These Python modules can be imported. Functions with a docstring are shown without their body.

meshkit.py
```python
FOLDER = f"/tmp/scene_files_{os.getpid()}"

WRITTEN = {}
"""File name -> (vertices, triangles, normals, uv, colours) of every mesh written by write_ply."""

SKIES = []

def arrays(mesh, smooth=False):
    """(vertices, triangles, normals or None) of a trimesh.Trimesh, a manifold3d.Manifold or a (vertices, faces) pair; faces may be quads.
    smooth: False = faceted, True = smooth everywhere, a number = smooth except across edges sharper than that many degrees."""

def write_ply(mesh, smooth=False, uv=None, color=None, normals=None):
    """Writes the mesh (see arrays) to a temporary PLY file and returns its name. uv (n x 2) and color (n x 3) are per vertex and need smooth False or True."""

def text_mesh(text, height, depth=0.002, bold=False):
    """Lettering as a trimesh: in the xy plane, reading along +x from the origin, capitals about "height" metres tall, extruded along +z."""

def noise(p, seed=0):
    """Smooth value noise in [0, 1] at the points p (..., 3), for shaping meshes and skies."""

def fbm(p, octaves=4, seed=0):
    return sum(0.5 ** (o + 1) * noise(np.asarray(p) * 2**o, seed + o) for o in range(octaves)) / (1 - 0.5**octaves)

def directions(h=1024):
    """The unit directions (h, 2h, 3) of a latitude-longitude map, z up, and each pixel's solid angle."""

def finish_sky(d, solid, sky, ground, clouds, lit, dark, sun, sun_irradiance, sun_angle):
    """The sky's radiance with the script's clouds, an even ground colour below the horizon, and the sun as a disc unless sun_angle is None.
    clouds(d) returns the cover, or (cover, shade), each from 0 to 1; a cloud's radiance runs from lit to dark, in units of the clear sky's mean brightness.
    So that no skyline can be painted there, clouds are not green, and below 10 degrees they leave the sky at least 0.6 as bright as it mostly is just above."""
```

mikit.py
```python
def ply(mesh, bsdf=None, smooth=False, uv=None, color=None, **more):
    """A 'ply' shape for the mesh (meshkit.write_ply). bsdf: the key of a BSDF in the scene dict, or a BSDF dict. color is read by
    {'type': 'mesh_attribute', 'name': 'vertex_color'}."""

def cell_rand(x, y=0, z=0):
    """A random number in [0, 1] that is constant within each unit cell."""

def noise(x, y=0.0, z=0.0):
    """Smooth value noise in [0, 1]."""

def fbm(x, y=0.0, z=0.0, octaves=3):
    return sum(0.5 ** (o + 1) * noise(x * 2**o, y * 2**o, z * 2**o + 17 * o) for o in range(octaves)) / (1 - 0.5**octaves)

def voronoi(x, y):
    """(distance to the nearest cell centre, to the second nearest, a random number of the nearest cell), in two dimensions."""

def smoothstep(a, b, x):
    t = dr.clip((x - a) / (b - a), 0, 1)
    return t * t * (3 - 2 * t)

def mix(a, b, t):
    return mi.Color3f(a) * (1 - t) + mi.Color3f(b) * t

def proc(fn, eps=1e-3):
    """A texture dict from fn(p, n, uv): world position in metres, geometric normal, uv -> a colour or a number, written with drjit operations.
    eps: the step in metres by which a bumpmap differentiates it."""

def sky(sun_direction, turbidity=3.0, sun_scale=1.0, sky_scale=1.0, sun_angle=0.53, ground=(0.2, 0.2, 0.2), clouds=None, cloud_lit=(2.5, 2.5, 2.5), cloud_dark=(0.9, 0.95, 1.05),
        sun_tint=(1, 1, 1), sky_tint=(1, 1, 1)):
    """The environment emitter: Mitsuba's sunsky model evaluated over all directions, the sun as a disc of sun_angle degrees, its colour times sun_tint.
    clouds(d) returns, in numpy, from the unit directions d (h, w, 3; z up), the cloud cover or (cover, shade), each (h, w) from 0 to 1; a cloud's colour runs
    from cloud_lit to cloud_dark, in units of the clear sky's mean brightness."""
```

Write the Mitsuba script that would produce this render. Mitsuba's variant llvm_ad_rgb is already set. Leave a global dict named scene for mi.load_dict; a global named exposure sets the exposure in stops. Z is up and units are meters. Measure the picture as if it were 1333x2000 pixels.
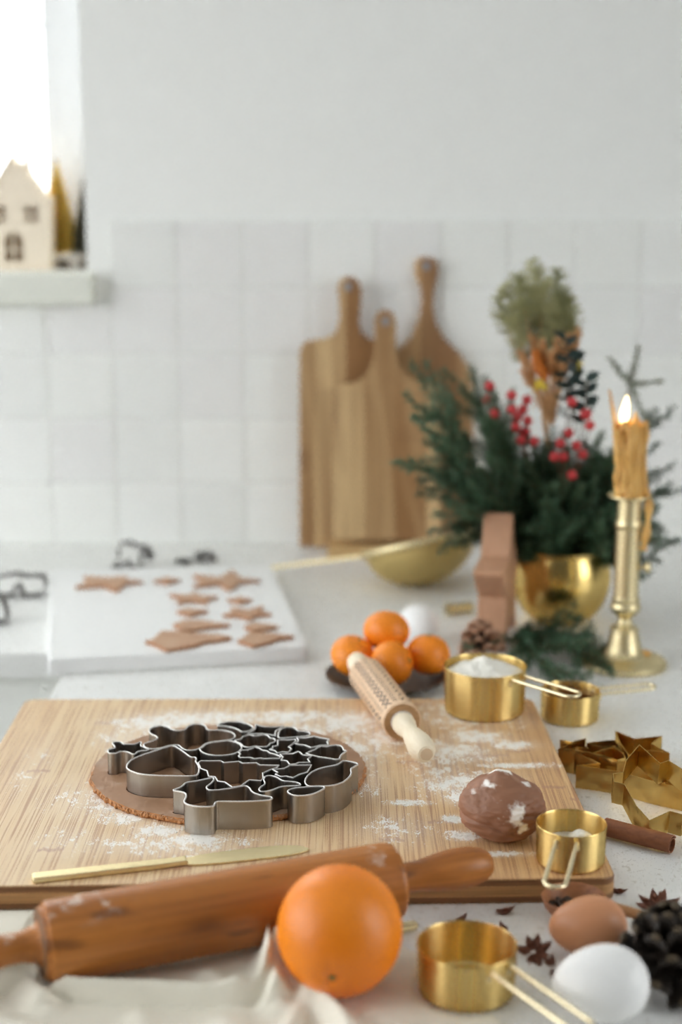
import math
import numpy as np
import trimesh
import shapely.geometry as sg
import shapely.ops as so
import drjit as dr
import mitsuba as mi
import mikit
import meshkit
from mikit import noise, fbm, cell_rand, smoothstep, mix, proc

# ------------------------------------------------------------------ camera, light, exposure
FPX, PITCH, CAMZ = 3000.0, math.radians(12.0), 0.5525
T = mi.ScalarTransform4f
scene, labels = {}, {}
scene['camera'] = {
    'type': 'thinlens', 'fov': 2 * math.degrees(math.atan(1333 / 2 / FPX)), 'fov_axis': 'x',
    'aperture_radius': 0.0096, 'focus_distance': 1.33, 'near_clip': 0.02, 'far_clip': 100.0,
    'to_world': T().look_at(origin=[0, 0, CAMZ], target=[0, math.cos(PITCH), CAMZ - math.sin(PITCH)], up=[0, 0, 1])}
# a bright, evenly overcast winter day; the light comes in through the room's windows
scene['sky'] = mikit.sky([-0.4, 0.6, 0.6], turbidity=5, sun_scale=0.0, clouds=lambda d: np.ones(d.shape[:2]),
                         cloud_lit=(2.43, 2.5, 2.54), cloud_dark=(2.43, 2.5, 2.54), ground=(0.55, 0.55, 0.55))
exposure = 4.0

# ------------------------------------------------------------------ helpers
def ray(x, y):
    u, v = (x - 666.5) / FPX, (y - 1000.0) / FPX
    return np.array([u, math.cos(PITCH) - v * math.sin(PITCH), -math.sin(PITCH) - v * math.cos(PITCH)])

CAM = np.array([0, 0, CAMZ])

def G(x, y, z=0.0):                      # the point at height z
    r = ray(x, y)
    return CAM + r * (z - CAMZ) / r[2]

def W(x, y, Y):                          # the point at distance Y
    r = ray(x, y)
    return CAM + r * Y / r[1]

def tag(key, label=None, cat=None, group=None, kind=None):
    d = labels.setdefault(key, {})
    for k, v in (('label', label), ('category', cat), ('group', group), ('kind', kind)):
        if v:
            d[k] = v
    return key

def unit(v):
    v = np.asarray(v, float)
    return v / np.linalg.norm(v)

def cat(ms):
    return trimesh.util.concatenate(ms) if len(ms) > 1 else ms[0]

def tm(v, f):
    return trimesh.Trimesh(np.asarray(v, float), np.asarray(f), process=False)

def frame(o, z, x=(1, 0, 0)):            # a 4 x 4 matrix with the given origin, z axis and rough x axis
    z = unit(z)
    x = np.asarray(x, float)
    if abs(unit(x) @ z) > 0.99:
        x = np.array([0, 1.0, 0])
    x = unit(x - z * (x @ z))
    m = np.eye(4)
    m[:3, 0], m[:3, 1], m[:3, 2], m[:3, 3] = x, np.cross(z, x), z, o
    return m

def moved(m, mat):
    m = m.copy()
    m.apply_transform(mat)
    return m

def box(x0, x1, y0, y1, z0, z1, b=0.0):
    if b <= 0:
        m = trimesh.creation.box((x1 - x0, y1 - y0, z1 - z0))
        m.apply_translation(((x0 + x1) / 2, (y0 + y1) / 2, (z0 + z1) / 2))
        return m
    return slab([(x0, y0), (x1, y0), (x1, y1), (x0, y1)], z0, z1, b)

def lathe(profile, n=48, split=35):
    """Closed of revolution about z from [(r, z)...]; sharp corners get split rings so that smooth normals stay crisp. Returns (mesh, uv)."""
    p = np.array(profile, float)
    seg = []
    cur = [p[0]]
    for i in range(1, len(p)):
        cur.append(p[i])
        if i < len(p) - 1:
            a, b = p[i] - p[i - 1], p[i + 1] - p[i]
            c = (a @ b) / (np.linalg.norm(a) * np.linalg.norm(b) + 1e-12)
            if c < math.cos(math.radians(split)):
                seg.append(cur)
                cur = [p[i]]
    seg.append(cur)
    V, F, UV, base = [], [], [], 0
    ang = np.linspace(0, 2 * np.pi, n + 1)
    for s in seg:
        s = np.array(s)
        k = len(s)
        vv = np.stack([s[:, None, 0] * np.cos(ang), s[:, None, 0] * np.sin(ang), np.repeat(s[:, 1:2], n + 1, 1)], -1)
        V.append(vv.reshape(-1, 3))
        UV.append(np.stack([np.tile(ang / (2 * np.pi), (k, 1)), np.repeat((s[:, 0] * 3 + s[:, 1])[:, None] * 10, n + 1, 1)], -1).reshape(-1, 2))
        i, j = np.meshgrid(np.arange(k - 1), np.arange(n), indexing='ij')
        a, b, c, d = i * (n + 1) + j, i * (n + 1) + j + 1, (i + 1) * (n + 1) + j + 1, (i + 1) * (n + 1) + j
        q0, q1 = np.stack([a, b, c], -1).reshape(-1, 3), np.stack([a, c, d], -1).reshape(-1, 3)
        F.append(np.vstack([q0, q1]) + base)
        base += k * (n + 1)
    m = tm(np.vstack(V), np.vstack(F))
    area = np.linalg.norm(np.cross(m.vertices[m.faces[:, 1]] - m.vertices[m.faces[:, 0]], m.vertices[m.faces[:, 2]] - m.vertices[m.faces[:, 0]]), axis=1)
    m = tm(m.vertices, m.faces[area > 1e-14])
    return m, np.vstack(UV)

def lat(profile, n=48):
    return lathe(profile, n)[0]

def tube(pts, r, sides=8, closed=False, cap=True):
    p = np.asarray(pts, float)
    n = len(p)
    r = np.broadcast_to(r, (n,))
    t = np.roll(p, -1, 0) - np.roll(p, 1, 0) if closed else np.gradient(p, axis=0)
    t /= np.linalg.norm(t, axis=1, keepdims=True) + 1e-12
    a = np.zeros_like(p)
    ref = np.array([0, 0, 1.0]) if abs(t[0, 2]) < 0.9 else np.array([1.0, 0, 0])
    for i in range(n):
        a[i] = ref - t[i] * (ref @ t[i])
        a[i] /= np.linalg.norm(a[i]) + 1e-12
        ref = a[i]
    b = np.cross(t, a)
    ang = np.arange(sides) * 2 * np.pi / sides
    v = (p[:, None] + r[:, None, None] * (np.cos(ang)[None, :, None] * a[:, None] + np.sin(ang)[None, :, None] * b[:, None])).reshape(-1, 3)
    F = []
    for i in range(n if closed else n - 1):
        k = (i + 1) % n
        for j in range(sides):
            l = (j + 1) % sides
            F += [(i * sides + j, i * sides + l, k * sides + l), (i * sides + j, k * sides + l, k * sides + j)]
    if cap and not closed:
        for ring, rev in ((0, True), (n - 1, False)):
            for j in range(1, sides - 1):
                tri = (ring * sides, ring * sides + j, ring * sides + j + 1)
                F.append(tri[::-1] if rev else tri)
    return tm(v, F)

def ccw(pts):
    p = np.asarray(pts, float)
    s = np.sum(p[:, 0] * np.roll(p[:, 1], -1) - np.roll(p[:, 0], -1) * p[:, 1])
    return p if s > 0 else p[::-1]

def offset(p, d):                        # outwards by d at every corner, mitred, for a counter-clockwise outline
    a = p - np.roll(p, 1, 0)
    b = np.roll(p, -1, 0) - p
    na = np.stack([a[:, 1], -a[:, 0]], 1) / (np.linalg.norm(a, axis=1, keepdims=True) + 1e-12)
    nb = np.stack([b[:, 1], -b[:, 0]], 1) / (np.linalg.norm(b, axis=1, keepdims=True) + 1e-12)
    n = na + nb
    l = np.linalg.norm(n, axis=1, keepdims=True)
    n = n / np.maximum(l, 1e-9)
    return p + n * d / np.maximum(np.sum(n * na, 1, keepdims=True), 0.45)

def chaikin(p, n=2, closed=True):
    p = np.asarray(p, float)
    for _ in range(n):
        q = np.roll(p, -1, 0) if closed else p[1:]
        a = p if closed else p[:-1]
        m = np.stack([0.75 * a + 0.25 * q, 0.25 * a + 0.75 * q], 1).reshape(-1, p.shape[1])
        p = m if closed else np.vstack([p[:1], m, p[-1:]])
    return p

def resample(p, step):
    q = np.vstack([p, p[:1]])
    d = np.r_[0, np.cumsum(np.linalg.norm(np.diff(q, axis=0), axis=1))]
    n = max(8, int(d[-1] / step))
    s = np.linspace(0, d[-1], n, endpoint=False)
    return np.stack([np.interp(s, d, q[:, k]) for k in range(q.shape[1])], 1)

def caps(p2, z, up):
    m = trimesh.creation.extrude_polygon(sg.Polygon(p2), 1.0, engine='earcut')
    v, f = np.array(m.vertices), np.array(m.faces)
    top = f[(v[f][:, :, 2] > 0.5).all(1)]
    used = np.unique(top)
    re = np.full(len(v), -1)
    re[used] = np.arange(len(used))
    vv = v[used].copy()
    vv[:, 2] = z
    ff = re[top]
    n = np.cross(vv[ff[:, 1]] - vv[ff[:, 0]], vv[ff[:, 2]] - vv[ff[:, 0]])[:, 2].sum()
    return tm(vv, ff if (n > 0) == up else ff[:, ::-1])

def slab(pts, z0, z1, b=0.001, steps=2):
    """A prism with rounded edges, in the xy plane."""
    p = ccw(pts)
    rings = []
    for s in range(steps + 1):
        a = math.pi / 2 * s / steps
        rings.append((-b * (1 - math.sin(a)), z0 + b * (1 - math.cos(a))))
    for s in range(steps + 1):
        a = math.pi / 2 * s / steps
        rings.append((-b * (1 - math.cos(a)), z1 - b * (1 - math.sin(a))))
    n, V, F = len(p), [], []
    for d, z in rings:
        V.append(np.c_[offset(p, d), np.full(n, z)])
    for i in range(len(rings) - 1):
        j = np.arange(n)
        k = (j + 1) % n
        F += [np.stack([i * n + j, i * n + k, (i + 1) * n + k], 1), np.stack([i * n + j, (i + 1) * n + k, (i + 1) * n + j], 1)]
    side = tm(np.vstack(V), np.vstack(F))
    try:
        top, bot = caps(V[-1][:, :2], z1, True), caps(V[0][:, :2], z0, False)
    except Exception:
        g = sg.Polygon(p).buffer(-b)
        top, bot = caps(np.array(g.exterior.coords)[:-1], z1, True), caps(np.array(g.exterior.coords)[:-1], z0, False)
    m = cat([side, top, bot])
    m.merge_vertices()
    return m

def band(pts, z0, z1, t):
    """A thin upright wall that follows a closed outline."""
    p = ccw(pts)
    n = len(p)
    o, i = offset(p, t / 2), offset(p, -t / 2)
    V = np.vstack([np.c_[o, np.full(n, z0)], np.c_[o, np.full(n, z1)], np.c_[i, np.full(n, z1)], np.c_[i, np.full(n, z0)]])
    j = np.arange(n)
    k = (j + 1) % n
    F = []
    for a in range(4):
        b = (a + 1) % 4
        F += [np.stack([a * n + j, a * n + k, b * n + k], 1), np.stack([a * n + j, b * n + k, b * n + j], 1)]
    return tm(V, np.vstack(F))

def ball(r=1.0, sub=3):
    return trimesh.creation.icosphere(subdivisions=sub, radius=r)

def put(key, mesh, bsdf, smooth=False, **kw):
    scene[key] = mikit.ply(mesh, 'mat_' + bsdf if isinstance(bsdf, str) else bsdf, smooth=smooth, **kw)
    return key

def rgb(*c):
    return {'type': 'rgb', 'value': list(c)}

def pr(color, rough=0.5, spec=0.5, **kw):
    return {'type': 'principled', 'base_color': color if isinstance(color, dict) else rgb(*color), 'roughness': rough, 'specular': spec, **kw}

def two(b):
    return {'type': 'twosided', 'bsdf': b}

def metal(c, au, av=None):
    return two({'type': 'roughconductor', 'material': 'none', 'distribution': 'ggx', 'alpha_u': au, 'alpha_v': av or au, 'specular_reflectance': rgb(*c)})

def local(p, o, ax):
    """Coordinates of p along fixed axes of a thing."""
    q = [p.x - o[0], p.y - o[1], p.z - o[2]]
    return [q[0] * a[0] + q[1] * a[1] + q[2] * a[2] for a in ax]

def axes(z, x=(1, 0, 0)):
    m = frame((0, 0, 0), z, x)
    return [tuple(m[:3, 0]), tuple(m[:3, 1]), tuple(m[:3, 2])]

# ------------------------------------------------------------------ materials
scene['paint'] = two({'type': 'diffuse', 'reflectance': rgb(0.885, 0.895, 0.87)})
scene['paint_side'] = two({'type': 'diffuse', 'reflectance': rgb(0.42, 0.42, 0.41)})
scene['paint_room'] = two({'type': 'diffuse', 'reflectance': rgb(0.80, 0.80, 0.78)})
scene['paint_dark'] = two({'type': 'diffuse', 'reflectance': rgb(0.19, 0.18, 0.175)})
scene['floor_wood'] = two({'type': 'diffuse', 'reflectance': rgb(0.27, 0.245, 0.215)})
for i, c in enumerate(((0.855, 0.865, 0.835), (0.835, 0.845, 0.82), (0.865, 0.875, 0.85), (0.83, 0.83, 0.815))):
    scene[f'glaze_{i}'] = two(pr(c, 0.16, 0.45))
scene['grout'] = two({'type': 'diffuse', 'reflectance': rgb(0.80, 0.80, 0.78)})
scene['white_frame'] = two(pr((0.82, 0.83, 0.84), 0.4, 0.4))
scene['sill_stone'] = two(pr((0.72, 0.73, 0.66), 0.4, 0.4))
scene['cabinet_white'] = two(pr((0.74, 0.75, 0.72), 0.45, 0.4))
scene['dark_gap'] = two({'type': 'diffuse', 'reflectance': rgb(0.05, 0.05, 0.05)})
scene['pane_glass'] = {'type': 'thindielectric'}

def quartz(p, n, uv):
    s = noise(p.x * 900, p.y * 900, p.z * 900)
    big = noise(p.x * 260 + 9, p.y * 260, p.z * 260)
    c = mix((0.69, 0.695, 0.68), (0.74, 0.745, 0.73), fbm(p.x * 30, p.y * 30, 0.0, 2))
    c = mix(c, (0.42, 0.41, 0.38), smoothstep(0.80, 0.9, s) * 0.7)
    return mix(c, (0.50, 0.49, 0.45), smoothstep(0.86, 0.92, big) * 0.7)
scene['quartz'] = two(pr(proc(quartz), 0.35, 0.4))
scene['marble'] = two(pr((0.72, 0.725, 0.72), 0.3, 0.45))

FLOUR = [  # (x, y, half width, half depth in picture pixels on the board, strength)
    (300, 1412, 80, 14, .75), (390, 1402, 120, 14, .8), (560, 1402, 90, 12, .8), (680, 1412, 60, 22, .85), (600, 1425, 60, 12, .7), (740, 1440, 60, 30, .6), (700, 1470, 50, 40, .6),
    (250, 1440, 60, 20, .5), (205, 1520, 22, 60, .7), (215, 1570, 30, 24, .8), (250, 1595, 40, 14, .9), (310, 1622, 50, 12, .9), (380, 1640, 60, 12, .95), (330, 1650, 160, 22, .5), (180, 1560, 90, 40, .35),
    (900, 1395, 70, 28, .7), (930, 1440, 60, 14, .85), (880, 1470, 90, 24, .7), (880, 1530, 60, 24, .75), (900, 1560, 30, 12, .8), (1000, 1455, 40, 8, .85), (1010, 1495, 60, 5, .85), (1010, 1400, 30, 20, .4),
    (885, 1600, 20, 7, 1.1), (905, 1632, 30, 9, 1.0), (960, 1668, 60, 5, 1.0), (860, 1500, 60, 40, .5), (720, 1520, 40, 40, .35), (800, 1568, 40, 5, .9), (780, 1620, 80, 30, .35), (950, 1520, 60, 14, .5), (60, 1500, 40, 60, .2), (130, 1640, 60, 30, .3)]
FLOUR_W = []
for x, y, rx, ry, s in FLOUR:
    c = G(x, y, 0.021)
    FLOUR_W.append((c[0], c[1], abs(G(x + rx, y, .021)[0] - c[0]), abs(G(x, y - ry, .021)[1] - c[1]), s))

def bamboo(p, n, uv):
    w = 0.0215
    k = dr.floor((p.x + 5) / w)
    tone = cell_rand(k, 3)
    fib = noise(p.x * 1300, p.y * 14, k)
    fib2 = noise(p.x * 420, p.y * 7, k + 40)
    c = mix((0.60, 0.385, 0.18), (0.70, 0.52, 0.295), tone * 0.6 + fib2 * 0.4)
    c = mix(c, (0.41, 0.205, 0.075), smoothstep(0.46, 0.85, fib) * 0.95)
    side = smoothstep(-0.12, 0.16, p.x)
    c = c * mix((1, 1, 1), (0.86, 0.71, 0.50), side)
    y = p.y * 3.3 + cell_rand(k, 7) * 3
    d = dr.abs(y - dr.floor(y) - 0.5 + (noise(p.x * 500, k) - 0.5) * 0.02) / 3.3
    near = (1 - smoothstep(0.0010, 0.0048, d)) * smoothstep(0.25, 0.5, cell_rand(k, 9) + 0.2)
    c = mix(c, (0.36, 0.15, 0.07), near * (0.45 + 0.55 * noise(p.x * 900, p.y * 260)) * 0.85)
    m = mi.Float(0)
    for cx, cy, rx, ry, s in FLOUR_W:
        q = dr.square((p.x - cx) / rx) + dr.square((p.y - cy) / ry)
        m = dr.maximum(m, s * dr.exp(-q * 0.9))
    f = fbm(p.x * 170, p.y * 120, 0.0, 5)
    f2 = noise(p.x * 1300, p.y * 700)
    mask = smoothstep(0.72, 1.0, m * 0.62 + f * 0.95 + (f2 - 0.5) * 0.42) * smoothstep(0.03, 0.2, m) * 0.92
    haze = dr.clip(m * 0.5, 0, 0.38) * (0.6 + 0.8 * f2) + 0.10
    c = mix(c, (0.84, 0.82, 0.77), dr.clip(mask + haze, 0, 0.95) * smoothstep(0.5, 0.9, n.z))
    edge = 1 - smoothstep(0.5, 0.9, dr.abs(n.z))
    lay = smoothstep(0.0055, 0.0065, p.z) * (1 - smoothstep(0.0145, 0.0155, p.z))
    c = mix(c, mix((0.20, 0.09, 0.035), (0.42, 0.225, 0.09), lay) * (0.7 + 0.5 * noise(p.x * 30, p.y * 30, p.z * 900)), edge)
    return c
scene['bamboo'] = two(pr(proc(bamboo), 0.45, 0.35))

def dough_col(p, n, uv):
    c = mix((0.27, 0.13, 0.06), (0.36, 0.185, 0.095), fbm(p.x * 70, p.y * 70, p.z * 70, 3))
    up = smoothstep(0.6, 0.95, n.z)
    dust = smoothstep(0.5, 0.85, fbm(p.x * 60, p.y * 60, 5.0, 4)) * 0.35 + 0.12
    c = mix(mix((0.36, 0.15, 0.05), (0.46, 0.22, 0.09), noise(p.x * 300, p.y * 300, p.z * 300)), mix(c, (0.62, 0.50, 0.40), dust), up)
    return c
scene['dough_sheet'] = two({'type': 'bumpmap', 'arbitrary': proc(lambda p, n, uv: fbm(p.x * 420, p.y * 420, p.z * 420, 3), 3e-4), 'scale': 0.0006, 'bsdf': pr(proc(dough_col), 0.6, 0.3)})

def dough_ball(p, n, uv):
    c = mix((0.20, 0.083, 0.042), (0.28, 0.125, 0.068), fbm(p.x * 60, p.y * 60, p.z * 60, 3))
    q = fbm(p.x * 110 + 3, p.y * 110, p.z * 110, 4)
    patch = mi.Float(0)
    for (x, y, z, r, s) in BALL_FLOUR:
        patch = dr.maximum(patch, s * dr.exp(-(dr.square(p.x - x) + dr.square(p.y - y) + dr.square(p.z - z)) / r**2))
    m = smoothstep(0.80, 1.0, patch * 0.75 + q * 0.85)
    return mix(mix(c, (0.5, 0.38, 0.3), 0.04), (0.82, 0.79, 0.75), m)
BALL_FLOUR = [(.122, 1.190, .068, .012, .75), (.140, 1.172, .052, .013, .95), (.149, 1.172, .043, .009, .85), (.112, 1.19, .060, .011, .5), (.134, 1.210, .073, .017, .95), (.152, 1.195, .065, .012, .6)]
scene['dough_lump'] = two({'type': 'bumpmap', 'arbitrary': proc(lambda p, n, uv: fbm(p.x * 240, p.y * 240, p.z * 340, 3), 3e-4), 'scale': 0.0008, 'bsdf': pr(proc(dough_ball), 0.5, 0.35)})
scene['dough_cookie'] = two(pr(proc(lambda p, n, uv: mix((0.36, 0.16, 0.07), mix((0.42, 0.235, 0.14), (0.50, 0.33, 0.22), fbm(p.x * 40, p.y * 40, 0.0, 2)), smoothstep(0.5, 0.9, n.z))), 0.6, 0.3))

def board_wood(seed, light=(0.60, 0.42, 0.22), dark=(0.28, 0.145, 0.06), stave=0.047, shift=0.0):
    def fn(p, n, uv):
        x = p.x + 3 + shift
        k = dr.floor(x / stave)
        t = 0.5 + 0.5 * dr.sin(k * 2.2 + seed * 1.3)
        wob = fbm(p.x * 9, p.z * 3, seed, 2)
        g = noise(x * 260 + wob * 14, p.z * 5 + k * 3, seed)
        g2 = noise(x * 55 + wob * 7, p.z * 2.5, seed + 5)
        c = mix(dark, light, dr.clip(0.05 + t * 0.85 + (g2 - 0.5) * 0.8, 0, 1))
        c = mix(c, dark, smoothstep(0.55, 0.9, g) * 0.35)
        kn = smoothstep(0.70, 0.85, fbm(x * 16 + 7, p.z * 11, seed + 2, 2))
        return mix(c, (0.22, 0.11, 0.05), kn * 0.5)
    return two(pr(proc(fn), 0.5, 0.3))
scene['acacia_0'] = board_wood(11.0)
scene['acacia_1'] = board_wood(23.0, shift=0.02)
scene['acacia_2'] = board_wood(31.0, (0.52, 0.33, 0.16), (0.28, 0.15, 0.07), 0.06)
scene['board_hole'] = two({'type': 'diffuse', 'reflectance': rgb(0.30, 0.30, 0.32)})
scene['pale_board'] = two(pr((0.62, 0.42, 0.20), 0.5, 0.3))

STEEL = (0.40, 0.375, 0.34)
scene['steel'] = metal(STEEL, 0.11)
scene['steel_rim'] = metal((0.90, 0.89, 0.87), 0.3)
scene['tin_dark'] = metal((0.27, 0.265, 0.26), 0.25)
BRASS = (0.82, 0.60, 0.235)
scene['brass_brushed'] = metal(BRASS, 0.05, 0.30)
scene['brass_polished'] = metal((0.82, 0.60, 0.22), 0.05)
scene['brass_old'] = metal((0.80, 0.68, 0.40), 0.17)
scene['brass_satin'] = metal((0.86, 0.73, 0.43), 0.24)
scene['brass_sheet'] = two({'type': 'bumpmap', 'arbitrary': proc(lambda p, n, uv: fbm(p.x * 55, p.y * 55, p.z * 55, 2), 1e-3), 'scale': 0.0045,
                            'bsdf': {'type': 'roughconductor', 'material': 'none', 'distribution': 'ggx', 'alpha': 0.07, 'specular_reflectance': rgb(0.64, 0.43, 0.145)}})
scene['brass_mesh'] = two({'type': 'bumpmap', 'arbitrary': proc(lambda p, n, uv: 0.5 + 0.25 * (dr.sin(p.x * 5200) + dr.sin(p.z * 5200 + p.y * 3000)), 2e-4), 'scale': 0.0004,
                           'bsdf': pr((0.56, 0.42, 0.16), 0.45, 0.5, metallic=0.55)})
scene['wire_brass'] = metal((0.93, 0.82, 0.55), 0.14)

scene['white_egg'] = two(pr((0.78, 0.78, 0.77), 0.42, 0.4))
scene['brown_egg'] = two(pr((0.52, 0.235, 0.115), 0.42, 0.4))

def peel(o, seed, a=(0.84, 0.27, 0.012), b=(0.80, 0.20, 0.008)):
    return {'type': 'bumpmap', 'arbitrary': proc(lambda p, n, uv: fbm(p.x * 620, p.y * 620, p.z * 620, 2), 3e-4), 'scale': 0.00045,
            'bsdf': pr(proc(lambda p, n, uv: mix(a, b, fbm(p.x * 25 + seed, p.y * 25, p.z * 25, 2))), 0.36, 0.45)}
scene['orange_peel'] = two(peel(None, 3.0, (0.82, 0.245, 0.013), (0.77, 0.19, 0.008)))
scene['tangerine_peel'] = two(peel(None, 8.0, (0.84, 0.265, 0.014), (0.78, 0.20, 0.008)))
scene['stub_green'] = two(pr((0.17, 0.15, 0.05), 0.7, 0.2))
scene['plate_dark'] = two(pr(proc(lambda p, n, uv: mix((0.035, 0.025, 0.02), (0.12, 0.075, 0.05), noise(p.x * 400, p.y * 400, p.z * 900))), 0.42, 0.5, metallic=0.35))
scene['flour'] = two({'type': 'bumpmap', 'arbitrary': proc(lambda p, n, uv: fbm(p.x * 500, p.y * 500, p.z * 500, 3), 3e-4), 'scale': 0.0012, 'bsdf': {'type': 'diffuse', 'reflectance': rgb(0.83, 0.81, 0.74)}})
scene['honey'] = two(pr((0.11, 0.036, 0.008), 0.1, 0.35))
scene['cloth'] = two({'type': 'bumpmap', 'arbitrary': proc(lambda p, n, uv: dr.sin(p.x * 3800) * dr.sin(p.y * 3800), 2e-4), 'scale': 0.00012,
                      'bsdf': {'type': 'diffuse', 'reflectance': rgb(0.81, 0.775, 0.67)}})

PIN_A, PIN_B = G(80, 1843, .034), G(775, 1718, .0385)
PIN_AX = axes(PIN_B - PIN_A, (0, 0, 1))
def pinwood(p, n, uv):
    a, b, c = local(p, PIN_A, PIN_AX)
    g = noise(a * 420, b * 420, c * 9)
    g2 = fbm(a * 75, b * 75, c * 6, 2)
    col = mix((0.24, 0.072, 0.013), (0.50, 0.19, 0.04), g2 * 0.8 + g * 0.45 - 0.12)
    kn = smoothstep(0.66, 0.80, fbm(a * 90 + 4, b * 90 + 2, c * 22, 2))
    col = mix(col, (0.16, 0.055, 0.018), kn * 0.75)
    q = dr.square((c - 0.112) / 0.014) + dr.square((a - 0.006) / 0.0055)
    col = mix(col, (0.14, 0.05, 0.016), dr.exp(-q) * dr.select(b > -1, 1.0, 0.0) * 0.65)
    e = smoothstep(0.5, 0.9, dr.maximum(0.0, fbm(p.x * 140, p.y * 140, p.z * 140, 2))) * smoothstep(0.6, 0.95, n.z) * (1 - smoothstep(0.03, 0.07, dr.abs(c - 0.0)) + 0.7 * (1 - smoothstep(0.01, 0.03, dr.abs(c - 0.262))))
    return mix(col, (0.8, 0.74, 0.66), dr.clip(e, 0, 0.5))
scene['pin_wood'] = two(pr(proc(pinwood), 0.38, 0.4))
scene['pin_end'] = two(pr((0.15, 0.075, 0.035), 0.55, 0.3))

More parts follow.
